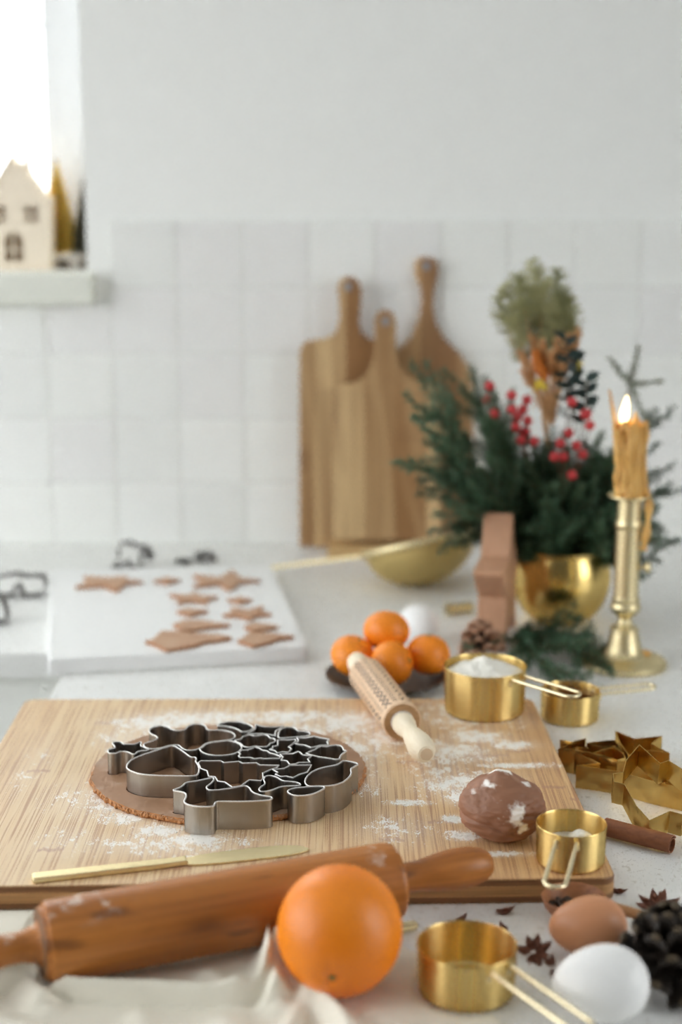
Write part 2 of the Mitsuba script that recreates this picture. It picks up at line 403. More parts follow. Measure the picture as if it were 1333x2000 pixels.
ROLL_A, ROLL_B = G(716, 1317, .0405), G(786, 1410, .0405)
ROLL_AX = axes(ROLL_B - ROLL_A, (0, 0, 1))
ROLL_L = float(np.linalg.norm(ROLL_B - ROLL_A))
def rollwood(p, n, uv):
    a, b, c = local(p, ROLL_A, ROLL_AX)
    base = mix((0.64, 0.43, 0.27), (0.72, 0.52, 0.35), noise(a * 500, b * 500, c * 12))
    th = dr.atan2(b, a) * (0.019 / 0.0088)
    k = dr.floor(th)
    fx = th - k
    row = cell_rand(k, 4)
    per = dr.select(row < 0.34, 0.0064, dr.select(row < 0.67, 0.0120, 0.0140))
    s = c / per + row * 5
    j = dr.floor(s)
    fy = s - j
    ink = mi.Float(0)
    bars = smoothstep(0.30, 0.36, fy) * (1 - smoothstep(0.62, 0.68, fy)) * smoothstep(0.2, 0.26, fx) * (1 - smoothstep(0.74, 0.8, fx))
    chev = 1 - smoothstep(0.10, 0.17, dr.abs(dr.abs(fx - 0.5) * 1.0 - dr.abs(fy - 0.55) * 0.9 + 0.02))
    dots = 1 - smoothstep(0.2, 0.27, dr.sqrt(dr.square(fx - 0.5) + dr.square(fy - 0.5)))
    leaf = 1 - smoothstep(0.1, 0.16, dr.abs(fx - 0.5 - (fy - 0.5) * 0.6) + dr.square(fy - 0.5) * 0.5)
    ink = dr.select(row < 0.34, bars, dr.select(row < 0.55, chev, dr.select(row < 0.8, leaf, dots)))
    line = 1 - smoothstep(0.03, 0.06, fx)
    ink = dr.maximum(ink, line * dr.select(row > 0.5, 1.0, 0.0))
    ink = ink * smoothstep(0.003, 0.005, c) * (1 - smoothstep(ROLL_L - 0.008, ROLL_L - 0.006, c))
    rim = smoothstep(0.6, 0.9, dr.abs(n.x * ROLL_AX[2][0] + n.y * ROLL_AX[2][1] + n.z * ROLL_AX[2][2]))
    body = mix(base, (0.085, 0.05, 0.035), ink * 0.95)
    return mix(body, mix((0.36, 0.20, 0.09), (0.46, 0.27, 0.13), noise(a * 900, b * 120)), rim)
scene['roll_wood'] = two(pr(proc(rollwood), 0.5, 0.3))
scene['birch'] = two(pr(proc(lambda p, n, uv: mix((0.74, 0.64, 0.47), (0.80, 0.71, 0.55), noise(p.x * 500, p.y * 60, p.z * 500))), 0.5, 0.3))
scene['birch_end'] = two(pr((0.58, 0.44, 0.29), 0.6, 0.3))
scene['grey_ring'] = two(pr((0.55, 0.55, 0.54), 0.5, 0.3))

def starwood(p, n, uv):
    g = noise(p.x * 260, p.y * 60 + p.z * 12, p.z * 60)
    return mix((0.45, 0.235, 0.135), (0.56, 0.33, 0.21), g * 0.6 + fbm(p.x * 30, p.y * 30, p.z * 30, 2) * 0.5)
scene['star_wood'] = two(pr(proc(starwood), 0.5, 0.3))
scene['spoon_wood'] = two(pr(proc(lambda p, n, uv: mix((0.22, 0.085, 0.035), (0.33, 0.14, 0.06), noise(p.x * 90, p.y * 500, p.z * 300))), 0.5, 0.3))
scene['spoon_pale'] = two(pr((0.36, 0.18, 0.075), 0.5, 0.3))
scene['cinnamon'] = two(pr(proc(lambda p, n, uv: mix((0.17, 0.062, 0.028), (0.28, 0.11, 0.05), fbm(p.x * 130, p.y * 420, p.z * 420, 3))), 0.6, 0.3))
scene['anise'] = two(pr(proc(lambda p, n, uv: mix((0.08, 0.03, 0.018), (0.17, 0.06, 0.032), fbm(p.x * 260, p.y * 260, p.z * 260, 2))), 0.55, 0.3))
scene['anise_seed'] = two(pr((0.17, 0.06, 0.03), 0.25, 0.5))
scene['clove'] = two(pr((0.045, 0.028, 0.02), 0.6, 0.3))
scene['cone_dark'] = two(pr(proc(lambda p, n, uv: mix((0.012, 0.010, 0.008), (0.028, 0.021, 0.015), noise(p.x * 300, p.y * 300, p.z * 300))), 0.6, 0.25))
scene['cone_tip'] = two(pr((0.075, 0.055, 0.032), 0.6, 0.25))
scene['cone_brown'] = two(pr(proc(lambda p, n, uv: mix((0.30, 0.15, 0.09), (0.48, 0.28, 0.18), noise(p.x * 300, p.y * 300, p.z * 300))), 0.6, 0.25))
scene['cone_pale'] = two(pr((0.58, 0.36, 0.25), 0.6, 0.25))
scene['cone_core'] = two(pr((0.025, 0.018, 0.014), 0.8, 0.1))
scene['fir_0'] = two(pr((0.042, 0.095, 0.052), 0.5, 0.35))
scene['fir_1'] = two(pr((0.072, 0.140, 0.078), 0.5, 0.35))
scene['fir_pale'] = two(pr((0.16, 0.20, 0.10), 0.5, 0.35))
scene['bark'] = two(pr((0.10, 0.055, 0.03), 0.8, 0.2))
scene['berry'] = two(pr((0.46, 0.022, 0.028), 0.25, 0.5))
scene['grass_dry'] = two(pr((0.33, 0.33, 0.16), 0.8, 0.1))
scene['grass_dry_light'] = two(pr((0.42, 0.41, 0.22), 0.8, 0.1))
scene['straw'] = two(pr((0.62, 0.37, 0.18), 0.7, 0.2))
scene['dry_orange'] = two(pr((0.52, 0.16, 0.03), 0.6, 0.3))
scene['dry_yellow'] = two(pr((0.68, 0.55, 0.07), 0.7, 0.2))
scene['leaf_dark'] = two(pr((0.020, 0.040, 0.036), 0.4, 0.4))
scene['wax'] = two(pr(proc(lambda p, n, uv: mix((0.46, 0.20, 0.03), (0.82, 0.52, 0.17), fbm(p.x * 300, p.y * 300, p.z * 28, 2) * 1.3 - 0.15)), 0.42, 0.4))
scene['wick'] = two(pr((0.02, 0.015, 0.01), 0.9, 0.1))
scene['house_wood'] = two(pr((0.84, 0.74, 0.60), 0.6, 0.2))
scene['bristle_gold'] = two(pr((0.78, 0.60, 0.17), 0.6, 0.2))
scene['bristle_dark'] = two(pr((0.12, 0.115, 0.075), 0.7, 0.2))
scene['tree_base'] = two(pr((0.22, 0.20, 0.18), 0.7, 0.2))

scene = {(k if k in ('camera', 'sky') else 'mat_' + k): v for k, v in scene.items()}

# ------------------------------------------------------------------ the room
YW = 2.358                                # the back wall's face
XL, XR, YF, ZB, ZT = -1.9, 1.75, -2.3, -0.9, 1.72
SILL = 0.424
wall2d = sg.Polygon([(XL, ZB), (XR, ZB), (XR, ZT), (XL, ZT)], [[(-1.36, SILL), (-0.386, SILL), (-0.386, 1.5), (-1.36, 1.5)]])
def wall_xz(poly, y0, th):
    m = trimesh.creation.extrude_polygon(poly, th, engine='earcut')
    m.apply_transform(np.array([[1, 0, 0, 0], [0, 0, -1, y0 + th], [0, 1, 0, 0], [0, 0, 0, 1.0]]))
    return m
def wall_yz(poly, x0, th):
    m = trimesh.creation.extrude_polygon(poly, th, engine='earcut')
    m.apply_transform(np.array([[0, 0, 1, x0], [1, 0, 0, 0], [0, 1, 0, 0], [0, 0, 0, 1.0]]))
    return m
put('wall_back', wall_xz(wall2d, YW, 0.22), 'paint')
tag('wall_back', 'pale grey painted kitchen wall above the white tiles', kind='structure')
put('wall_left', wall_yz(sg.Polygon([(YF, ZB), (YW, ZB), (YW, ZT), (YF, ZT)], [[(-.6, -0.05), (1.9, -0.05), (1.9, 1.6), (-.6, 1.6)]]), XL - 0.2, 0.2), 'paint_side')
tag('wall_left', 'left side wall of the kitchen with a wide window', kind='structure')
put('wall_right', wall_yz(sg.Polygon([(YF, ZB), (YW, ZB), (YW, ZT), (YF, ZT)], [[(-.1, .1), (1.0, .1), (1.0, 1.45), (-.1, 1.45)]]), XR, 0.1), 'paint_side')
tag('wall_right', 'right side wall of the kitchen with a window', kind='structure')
put('wall_front', box(XL, XR, YF - .2, YF, ZB, ZT), 'paint_dark')
tag('wall_front', 'taupe wall behind the viewer', kind='structure')
put('ceiling', box(XL - .2, XR + .1, YF - .2, YW + .22, ZT, ZT + 0.1), 'paint_room')
tag('ceiling', 'white kitchen ceiling', kind='structure')
put('floor', box(XL - .2, XR + .1, YF - .2, YW + .22, ZB - 0.1, ZB), 'floor_wood')
tag('floor', 'wooden kitchen floor', kind='structure')
# mullions of the windows that light the room
put('window_2__frame', cat([box(XL - .12, XL - .07, y - .025, y + .025, -.05, 1.55) for y in (.2, 1.05)] + [box(XL - .12, XL - .07, -.6, 1.9, 1.2, 1.24)]), 'white_frame')
tag('window_2', 'white frame of the wide side window', kind='structure')
put('window_3__frame', box(XR + .05, XR + .09, .42, .47, .1, 1.45), 'white_frame')
tag('window_3', 'white frame of the window in the right side wall', kind='structure')

# glazed wall tiles, ten centimetres square, each a little uneven
TILE = 0.1003
x_joint = W(222, 750, YW - .009)[0]
rngt = np.random.default_rng(4)
tile_polys = {}
def pillow_tile(w, h):
    key = (round(w, 4), round(h, 4))
    if key not in tile_polys:
        n = 5
        u = np.linspace(-1, 1, n)
        X, Z = np.meshgrid(u * (w / 2), u * (h / 2), indexing='ij')
        d = np.minimum(w / 2 - abs(X), h / 2 - abs(Z))
        Y = np.where(d < 1e-6, 0.0018, 0.0)
        u2 = np.clip(u, -0.975, 0.975)
        u2[1], u2[-2] = -0.955, 0.955
        X, Z = np.meshgrid(u2 * (w / 2), u2 * (h / 2), indexing='ij')
        V = np.stack([X, Y, Z], -1).reshape(-1, 3)
        i, j = np.meshgrid(np.arange(n - 1), np.arange(n - 1), indexing='ij')
        a, b, c, d2 = i * n + j, (i + 1) * n + j, (i + 1) * n + j + 1, i * n + j + 1
        F = np.vstack([np.stack([a, b, c], -1).reshape(-1, 3), np.stack([a, c, d2], -1).reshape(-1, 3)])
        rim = np.r_[np.arange(n) * n, (n - 1) * n + np.arange(1, n), (np.arange(n - 2, -1, -1)) * n + n - 1, np.arange(n - 2, 0, -1)]
        back = V[rim].copy()
        back[:, 1] = 0.008
        m = len(rim)
        k = np.arange(m)
        F = np.vstack([F, np.stack([rim, len(V) + k, len(V) + (k + 1) % m], 1), np.stack([rim, len(V) + (k + 1) % m, np.roll(rim, -1)], 1)])
        tile_polys[key] = mikit.ply(tm(np.vstack([V, back]), F), 'mat_glaze_0', smooth=20)
    return tile_polys[key]
nt = 0
put('wall_back__grout', box(XL, XR, YW - .0065, YW, -.0, SILL - .048), 'grout')
put('wall_back__grout_001', box(x_joint, XR, YW - .0065, YW, SILL - .048, 5 * TILE - .001), 'grout')
for r in range(5):
    for c in range(-9, 13):
        x0, x1, z0, z1 = x_joint + c * TILE, x_joint + (c + 1) * TILE, r * TILE, (r + 1) * TILE
        if r == 4 and c < 0:
            continue
        if r == 3 and c < 0:
            z1 = SILL - .048
        w, h = x1 - x0 - .0018, z1 - z0 - .0018
        d = pillow_tile(w, h)
        key = 'wall_back__tile' + (f'_{nt:03d}' if nt else '')
        a, b = rngt.normal(0, .0045, 2)
        scene[key] = {**d, 'bsdf': {'type': 'ref', 'id': f'mat_glaze_{rngt.integers(0, 4)}'},
                      'to_world': T().translate([(x0 + x1) / 2, YW - .0088 + rngt.uniform(-.0006, .0006), (z0 + z1) / 2]).rotate([1, 0, 0], math.degrees(a)).rotate([0, 0, 1], math.degrees(b))}
        nt += 1

# the window, its sill and what is seen of the frame
YG = 2.515
fr = sg.Polygon([(-1.36, SILL), (-.386, SILL), (-.386, 1.5), (-1.36, 1.5)])
gx = W(88, 200, YG)[0]
hole = sg.box(-1.30, SILL + .055, gx, 1.44)
put('window_1__frame', wall_xz(fr.difference(hole), YG, .05), 'white_frame')
zb = W(40, 46, YG)[2]
put('window_1__glazing_bar', box(-1.30, gx, YG + .012, YG + .03, zb - .006, zb + .006), 'white_frame')
pv = np.array([[-1.31, YG + .022, SILL + .045], [gx + .01, YG + .022, SILL + .045], [gx + .01, YG + .022, 1.45], [-1.31, YG + .022, 1.45]])
scene['window_1__pane'] = mikit.ply(tm(pv, [[0, 1, 2], [0, 2, 3]]), 'mat_pane_glass')
tag('window_1', 'bright window with a white frame at the left', kind='structure')
put('window_1__sill', box(-1.40, W(178, 555, 2.32)[0], 2.318, 2.358, SILL - .046, SILL, .004), 'sill_stone')

# ------------------------------------------------------------------ counters
XP = -.322                                # left edge of the peninsula
YC = 1.778                                # front edge of the counter along the wall
worktop = sg.Polygon([(XL, YC), (XP, YC), (XP, .80), (.95, .80), (.95, YC), (XR, YC), (XR, YW - .001), (XL, YW - .001)])
put('worktop', slab(np.array(worktop.exterior.coords)[:-1], -.031, 0, .0015), 'quartz', smooth=30)
tag('worktop', 'pale speckled stone worktop that carries all the baking things', 'worktop')
put('base_cabinet__body', box(XL, XP - .014, YC + .045, YW - .002, ZB + .1, -.032), 'cabinet_white')
for i in range(3):
    x1 = XP - .022 - i * .5
    put('base_cabinet__door' + (f'_{i:03d}' if i else ''), box(x1 - .49, x1, YC + .022, YC + .042, ZB + .12, -.036, .002), 'cabinet_white')
put('base_cabinet__plinth', box(XL, XP - .02, YC + .09, YW - .002, ZB, ZB + .1), 'cabinet_white')
tag('base_cabinet', 'pale grey cupboard under the worktop along the wall, at the left edge', 'cabinet')
put('island_cabinet__body', box(XP + .03, .92, .83, YW - .002, ZB + .1, -.032), 'cabinet_white')
put('island_cabinet__side_panel', box(XP + .012, XP + .029, .83, YC + .05, ZB + .02, -.032), 'cabinet_white')
put('island_cabinet__plinth', box(XP + .06, .88, .88, YW - .002, ZB, ZB + .1), 'cabinet_white')
tag('island_cabinet', 'pale cupboard carrying the worktop under the bamboo board', 'cabinet')

# ------------------------------------------------------------------ big bamboo board
BT = .021
bpts = [G(50, 1365, BT)[:2], G(1040, 1363, BT)[:2], G(1206, 1714, BT)[:2], (-.331, 1.103)]
bq = sg.Polygon(bpts).buffer(-.012).buffer(.012, quad_segs=6)
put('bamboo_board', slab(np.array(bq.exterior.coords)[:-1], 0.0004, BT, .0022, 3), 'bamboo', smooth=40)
tag('bamboo_board', 'large flour-dusted bamboo board under the rolled dough', 'cutting board')

# flour lying on it in small heaps
rng = np.random.default_rng(11)
grain = ball(1, 0)
gv, gf = [], []
base = 0
for (x, y, rx, ry, s) in FLOUR_W:
    if s < .69:
        continue
    for _ in range(int(70 * s)):
        px, py = x + rng.normal(0, .5) * rx, y + rng.normal(0, .5) * ry
        if not sg.Point(px, py).within(bq.buffer(-.004)) or (px + .1037) ** 2 + (py - 1.3366) ** 2 < .125 ** 2:
            continue
        k = rng.uniform(.0003, .0010)
        v = np.array(grain.vertices) * (k, k * rng.uniform(.6, 1.3), k * .45) * rng.uniform(.75, 1.25, (len(grain.vertices), 1)) + (px, py, BT + k * .2)
        gv.append(v)
        gf.append(np.array(grain.faces) + base)
        base += len(v)
put('flour_dust', tm(np.vstack(gv), np.vstack(gf)), 'flour')
tag('flour_dust', 'loose white flour scattered in crumbs over the bamboo board', 'flour', kind='stuff')

# ------------------------------------------------------------------ dough with the steel cutters pressed into it
def A(x, y): return 180 + x / 4.761, 1400 + y / 4.761
def B1(x, y): return 160 + x / 2.298, 1380 + y / 2.298
def B2(x, y): return 420 + x / 8.887, 1390 + y / 8.887
def C(x, y): return 540 + x / 7.406, 1390 + y / 7.406
def D(x, y): return 440 + x / 4.761, 1470 + y / 4.761
RIM = BT + .0008 + .0250
def outline(fn, pts, soft):
    q = np.array([G(*(fn(*p) if fn else p), RIM)[:2] for p in pts])
    return chaikin(q, 2) if soft else q
circle = lambda cx, cy, r: np.array([(cx + r * math.cos(a), cy + r * math.sin(a)) for a in np.linspace(0, 2 * np.pi, 48, endpoint=False)])
rc = G(431.5, 1461, RIM)
CUT = [
    ('egg-shaped steel cutter with a small loop, at the left of the dough', outline(A, [(318, 465), (345, 415), (420, 370), (560, 325), (690, 280), (755, 270), (800, 290), (870, 340), (920, 380), (960, 376), (974, 395), (960, 415), (985, 445), (1000, 485), (990, 530), (960, 552), (800, 550), (600, 548), (450, 535), (370, 510), (330, 488)], True)),
    ('rabbit-shaped steel cutter at the front edge of the dough', outline(A, [(740, 685), (800, 665), (850, 640), (870, 610), (960, 600), (1050, 580), (1120, 565), (1140, 580), (1110, 620), (1060, 650), (1072, 680), (1140, 686), (1300, 664), (1370, 650), (1430, 640), (1472, 665), (1484, 700), (1570, 732), (1665, 744), (1680, 760), (1640, 778), (1440, 790), (1238, 788), (1155, 788), (1140, 808), (1138, 828), (1080, 840), (960, 835), (872, 812), (852, 790), (880, 740), (870, 710), (820, 695)], True)),
    ('teardrop steel cutter at the front right edge of the dough', outline(D, [(575, 365), (600, 342), (660, 327), (800, 318), (900, 315), (935, 325), (880, 360), (800, 390), (700, 405), (620, 395)], True)),
    ('round fluted bauble steel cutter at the right edge of the dough', outline(D, [(1248, 108), (1200, 130), (1165, 155), (1178, 185), (1165, 220), (1110, 270), (1030, 300), (950, 312), (840, 316), (765, 312), (738, 275), (760, 220), (820, 170), (900, 140), (1040, 115), (1080, 90), (1095, 75), (1180, 85)], True)),
    ('stepped fir-tree steel cutter in the middle of the dough', outline(None, [(388, 1490), (392, 1486.5), (432, 1486.5), (438, 1490), (467, 1487.4), (474.7, 1491), (502, 1490.4), (508, 1494.6), (546, 1495.2), (540.8, 1499.4), (528, 1503.6), (513.5, 1510), (514.6, 1520.4), (510, 1525), (487, 1523.6), (469.4, 1536), (455.8, 1539), (440, 1528), (425.7, 1526), (420.5, 1517.6), (408, 1516.6), (405, 1506), (391, 1500.8)], False)),
    ('gingerbread-man steel cutter, largest of those at the back of the dough', outline(A, [(520, 150), (545, 105), (620, 82), (700, 92), (755, 128), (860, 128), (900, 80), (970, 65), (1060, 80), (1068, 128), (1180, 122), (1290, 138), (1340, 175), (1310, 212), (1200, 226), (1060, 240), (1000, 300), (900, 318), (840, 300), (810, 262), (720, 266), (630, 296), (530, 302), (478, 275), (485, 248), (560, 225), (630, 195)], True)),
    ('small cross-armed steel cutter at the far left of the dough', outline(A, [(143, 322), (160, 300), (225, 290), (185, 250), (200, 235), (270, 232), (290, 258), (340, 255), (395, 258), (440, 235), (465, 240), (450, 265), (462, 282), (530, 283), (540, 300), (510, 315), (430, 318), (405, 345), (375, 350), (330, 325), (260, 322), (215, 342), (160, 342)], True)),
    ('plain round steel ring cutter in the middle of the dough', circle(rc[0], rc[1], .0193)),
    ('small six-lobed flower steel cutter behind the ring cutter', outline(B2, [(345, 510), (370, 490), (460, 475), (480, 435), (560, 405), (640, 408), (700, 428), (780, 408), (880, 405), (940, 425), (945, 460), (1030, 470), (1060, 500), (1030, 535), (950, 550), (945, 590), (860, 615), (760, 612), (690, 600), (600, 625), (520, 615), (470, 590), (460, 555), (390, 550)], True)),
    ('crescent-moon steel cutter at the very back of the dough', outline(B2, [(30, 250), (90, 210), (180, 182), (300, 175), (420, 180), (530, 198), (620, 240), (665, 268), (655, 310), (570, 345), (470, 355), (430, 330), (360, 290), (260, 265), (130, 250)], True)),
    ('hourglass-shaped bell steel cutter beside the crescent cutter', outline(B2, [(705, 222), (760, 245), (860, 266), (1060, 268), (1195, 250), (1130, 290), (1060, 340), (1045, 390), (1060, 420), (950, 400), (800, 385), (640, 388), (565, 392), (630, 350), (690, 310), (708, 265)], False)),
    ('mitten-shaped steel cutter at the back right of the dough', outline(C, [(25, 385), (30, 310), (60, 255), (130, 225), (200, 225), (270, 235), (310, 280), (380, 285), (470, 295), (500, 325), (470, 345), (380, 360), (250, 372), (120, 382)], True)),
    ('tiny maple-leaf steel cutter between flower and star cutters', outline(None, [(543, 1446), (543, 1456), (533, 1458), (533, 1461.5), (527, 1464), (538, 1467), (542, 1471), (552.8, 1468.6), (563, 1469.6), (565.7, 1467.8), (570, 1463), (564.3, 1459), (574, 1452), (578.6, 1447), (576, 1444.2), (564.3, 1445.5), (552, 1445)], False)),
    ('little car-shaped steel cutter at the back right rim of the dough', outline(C, [(300, 385), (322, 415), (310, 440), (275, 465), (330, 477), (420, 487), (500, 520), (560, 510), (620, 490), (740, 487), (755, 468), (732, 440), (768, 402), (700, 388), (640, 378), (580, 364), (540, 355), (490, 365), (420, 380), (350, 382)], False)),
    ('scallop-edged shell steel cutter at the right of the dough', outline(C, [(430, 605), (480, 578), (560, 548), (605, 515), (645, 500), (720, 508), (780, 493), (860, 483), (938, 497), (968, 530), (973, 555), (1015, 572), (960, 610), (930, 640), (915, 686), (860, 692), (740, 672), (600, 652), (480, 622)], False)),
    ('six-pointed star steel cutter right of the middle of the dough', outline(C, [(55, 618), (130, 613), (230, 608), (310, 578), (345, 592), (385, 628), (512, 642), (455, 690), (490, 736), (400, 738), (320, 738), (270, 760), (195, 764), (155, 715), (70, 703), (98, 660)], False)),
    ('small fir-tree steel cutter in front of the flower cutter', outline(B2, [(405, 710), (435, 674), (560, 668), (640, 640), (690, 618), (760, 632), (830, 672), (910, 684), (950, 718), (1060, 745), (1150, 790), (1120, 815), (960, 816), (860, 820), (790, 808), (700, 820), (610, 798), (445, 800), (412, 775), (445, 735)], False)),
    ('spiky comet steel cutter in front of the star cutter', outline(D, [(440, 160), (550, 148), (600, 120), (805, 117), (765, 182), (690, 203), (630, 235), (570, 220), (520, 224), (468, 203), (492, 185)], False)),
    ('propeller-shaped steel cutter behind the teardrop cutter', outline(D, [(375, 217), (430, 214), (490, 232), (535, 267), (640, 270), (705, 290), (695, 308), (600, 312), (520, 314), (460, 340), (390, 362), (330, 366), (312, 345), (332, 317), (380, 290), (354, 252)], True)),
]
taken = None
walls = []
for i, (lab, p) in enumerate(CUT):
    q = sg.Polygon(p).buffer(0)
    if taken is not None and q.intersects(taken):
        q = q.difference(taken)
        if q.geom_type != 'Polygon':
            q = max(q.geoms, key=lambda g: g.area)
    q = sg.Polygon(q.exterior).simplify(.00012)
    nxt = q.buffer(.0011)
    taken = nxt if taken is None else taken.union(nxt)
    p = ccw(np.array(q.exterior.coords)[:-1])
    key = 'steel_cutter' + (f'_{i:03d}' if i else '')
    put(key + '__wall', band(p, BT + .0008, RIM, .0006), 'steel', smooth=32)
    put(key + '__rim', tube(np.c_[p, np.full(len(p), RIM)], .00082, 6, closed=True), 'steel_rim', smooth=40)
    tag(key, lab, 'cookie cutter', 'steel cookie cutters pressed into the dough')
    walls.append(sg.LinearRing(p).buffer(.0011))

ang = np.linspace(0, 2 * np.pi, 260, endpoint=False)
dc = G(447, 1512, BT)
rr = .1215 * (1 + .012 * np.sin(2 * ang + 1) + .016 * (meshkit.noise(np.stack([np.cos(ang) * 9, np.sin(ang) * 9, ang * 0], -1), 3) - .5) + .012 * (meshkit.noise(np.stack([np.cos(ang) * 40, np.sin(ang) * 40, ang * 0], -1), 5) - .5))
disc = sg.Polygon(np.stack([dc[0] + 1.02 * rr * np.cos(ang), 1.3385 + .985 * rr * np.sin(ang)], 1))
cutd = disc.difference(so.unary_union(walls))
dmesh = []
for gpoly in getattr(cutd, 'geoms', [cutd]):
    if gpoly.area > 1e-6:
        m = trimesh.creation.extrude_polygon(gpoly, .0052, engine='earcut')
        m.apply_translation((0, 0, BT + .0004))
        dmesh.append(m)
# a crumbly rim of little lumps around the edge
lumps = []
lump = ball(1, 1)
for a in np.linspace(0, 2 * np.pi, 330, endpoint=False):
    a += rng.normal(0, .006)
    r = np.interp(a % (2 * np.pi), np.r_[ang, 2 * np.pi], np.r_[rr, rr[0]]) - .0006
    k = rng.uniform(.0011, .0024)
    m = lump.copy()
    m.vertices = m.vertices * (k * 1.2, k * 1.2, min(k * 1.2, .0026)) * rng.uniform(.8, 1.2, (len(m.vertices), 1)) + (dc[0] + 1.02 * r * math.cos(a), 1.3385 + .985 * r * math.sin(a), BT + .0028 + rng.uniform(-.0006, .0004))
    lumps.append(m)
put('rolled_dough__sheet', cat(dmesh), 'dough_sheet')
put('rolled_dough__crumbly_edge', cat(lumps), 'dough_sheet')
tag('rolled_dough__crumbly_edge', kind='stuff')
tag('rolled_dough', 'round sheet of rolled brown gingerbread dough full of steel cutters', 'dough')

# ------------------------------------------------------------------ lump of dough
m = ball(1, 5)
v = np.array(m.vertices)
n1 = meshkit.fbm(v * 1.6 + 4, 3, 2) - .5
n2 = meshkit.fbm(v * (5, 5, 11) + 9, 3, 6) - .5
s = 1 + .26 * n1 + .07 * n2
v2 = v * s[:, None] * (.0368, .034, .0272)
crease = np.exp(-((v[:, 2] + .35 + .25 * v[:, 0] + .12 * np.sin(3 * v[:, 0])) / .05) ** 2) + .8 * np.exp(-((v[:, 2] + .62 - .2 * v[:, 0]) / .04) ** 2) + .7 * np.exp(-((v[:, 2] - .1 - .5 * (v[:, 0] - .7) ** 2 * 2) / .05) ** 2) * (v[:, 0] > .35)
v2 *= (1 - .06 * crease * (v[:, 1] < .3))[:, None]
top = np.exp(-(((v[:, 0] + .1) / .35) ** 2 + ((v[:, 1]) / .5) ** 2)) * (v[:, 2] > 0)
v2[:, 2] += .004 * top - .003 * np.clip(v[:, 0] - .3, 0, 1) * (v[:, 2] > 0)
v2[:, 2] = np.maximum(v2[:, 2], -.0245)
m.vertices = v2 + (.1345, 1.200, BT + .0248)
put('dough_ball', m, 'dough_lump', smooth=True)
tag('dough_ball', 'lump of dark brown dough dusted with flour, on the right of the board', 'dough')

# ------------------------------------------------------------------ measuring cups
def cup(key, c, r, h, lab, handle, rbase=None, tilt=None):
    rb = rbase or r * .965
    t = .0008
    prof = [(0, .0003), (rb - .003, .0003), (rb - .001, .001), (rb, .003), (r - .0003, h - .002), (r, h), (r - t * .5, h + .0006), (r - t * 1.2, h - .0003), (r - t * 1.3, h - .002), (rb - t, .004), (rb - t - .002, .0018), (0, .0015)]
    m, uv = lathe(prof, 72)
    m.apply_translation(c)
    put(key + '__bowl', m, 'brass_brushed', smooth=True, uv=uv)
    hx, hy, hz = handle                   # the tip of the wire handle
    d = np.array([hx - c[0], hy - c[1], 0.0])
    L = np.linalg.norm(d)
    d /= L
    s = np.array([-d[1], d[0], 0])
    g, z0 = .0082 * (r / .0300) ** .4, c[2] + h - .0035
    def pt(a, b, z): return np.array([c[0], c[1], 0]) + d * a + s * b + np.array([0, 0, z])
    ra = math.sqrt(r * r - g * g) - .001
    path = [pt(ra, g, z0 - .007), pt(ra + .001, g, z0 - .002), pt(ra + .004, g, z0)]
    path += [pt(ra + .004 + (L - g - ra - .004) * u, g, z0 + (hz - z0) * u) for u in (.33, .66, 1)]
    path += [pt(L - g + g * math.cos(a), g * math.sin(a), hz) for a in np.linspace(1.25, -1.25, 9)]
    path += [pt(ra + .004 + (L - g - ra - .004) * u, -g, z0 + (hz - z0) * u) for u in (1, .66, .33)]
    path += [pt(ra + .004, -g, z0), pt(ra + .001, -g, z0 - .002), pt(ra, -g, z0 - .007)]
    put(key + '__handle', tube(path, .0019 if r < .04 else .0018, 10), 'wire_brass', smooth=45)
    tag(key, lab, 'measuring cup')
    return c, r, h

cF = G(912, 1940)
cup('measuring_cup', (.0879, .9850, .0006), .0352, .0345, 'empty brass measuring cup standing at the front beside the large orange', G(1150, 2012, .027))
cup('measuring_cup_001', (.1485, 1.5140, BT), .0425, .0480, 'brass measuring cup heaped with white flour', G(1130, 1359, BT + .0435))
cup('measuring_cup_002', (.2425, 1.5480, .0), .0312, .0310, 'brass measuring cup filled with dark honey', G(1279, 1340, .029))
cup('measuring_cup_003', (.1845, 1.1500, BT), .0283, .0325, 'small brass measuring cup on the front right corner of the bamboo board', G(1082, 1733, BT + .0245))

def heap(r, h, seed, bump, side=0.0):
    n, k = 64, 30
    V, F = [(0, 0, 0)], []
    for i in range(1, k + 1):
        for j in range(n):
            a = 2 * np.pi * j / n
            V.append((r * i / k * math.cos(a), r * i / k * math.sin(a), 0))
    V = np.array(V)
    q = np.hypot(V[:, 0], V[:, 1]) / r
    z = h * (1 - q ** 2) + bump * (meshkit.fbm(np.c_[V[:, :2] * 70, V[:, 0] * 0] + seed, 4, seed) - .5) * (1 - q ** 6) + side * V[:, 0] / r
    V[:, 2] = z
    for j in range(n):
        F.append((0, 1 + j, 1 + (j + 1) % n))
    for i in range(k - 1):
        for j in range(n):
            a, b = 1 + i * n + j, 1 + i * n + (j + 1) % n
            F += [(a, a + n, b + n), (a, b + n, b)]
    return tm(V, F)
m = heap(.0405, .012, 3, .013)
m.apply_translation((.1485, 1.5140, BT + .040))
put('flour_heap', m, 'flour', smooth=True)
tag('flour_heap', 'heap of white flour in the largest brass measuring cup', 'flour', kind='stuff')
m = heap(.0296, .0, 3, .0002)
m.apply_translation((.2425, 1.5480, .0252))
put('honey', m, 'honey', smooth=True)
tag('honey', 'dark amber honey in the brass cup beside the bamboo board', 'honey', kind='stuff')
m = heap(.0125, .0070, 6, .006)
m.apply_translation((.1935, 1.157, BT + .0150))
m2 = heap(.0262, .001, 6, .001)
m2.apply_translation((.1845, 1.1500, BT + .0140))
put('flour_heap_001', cat([m, m2]), 'flour', smooth=True)
tag('flour_heap_001', 'pinch of flour in the small brass cup on the corner of the board', 'flour', kind='stuff')

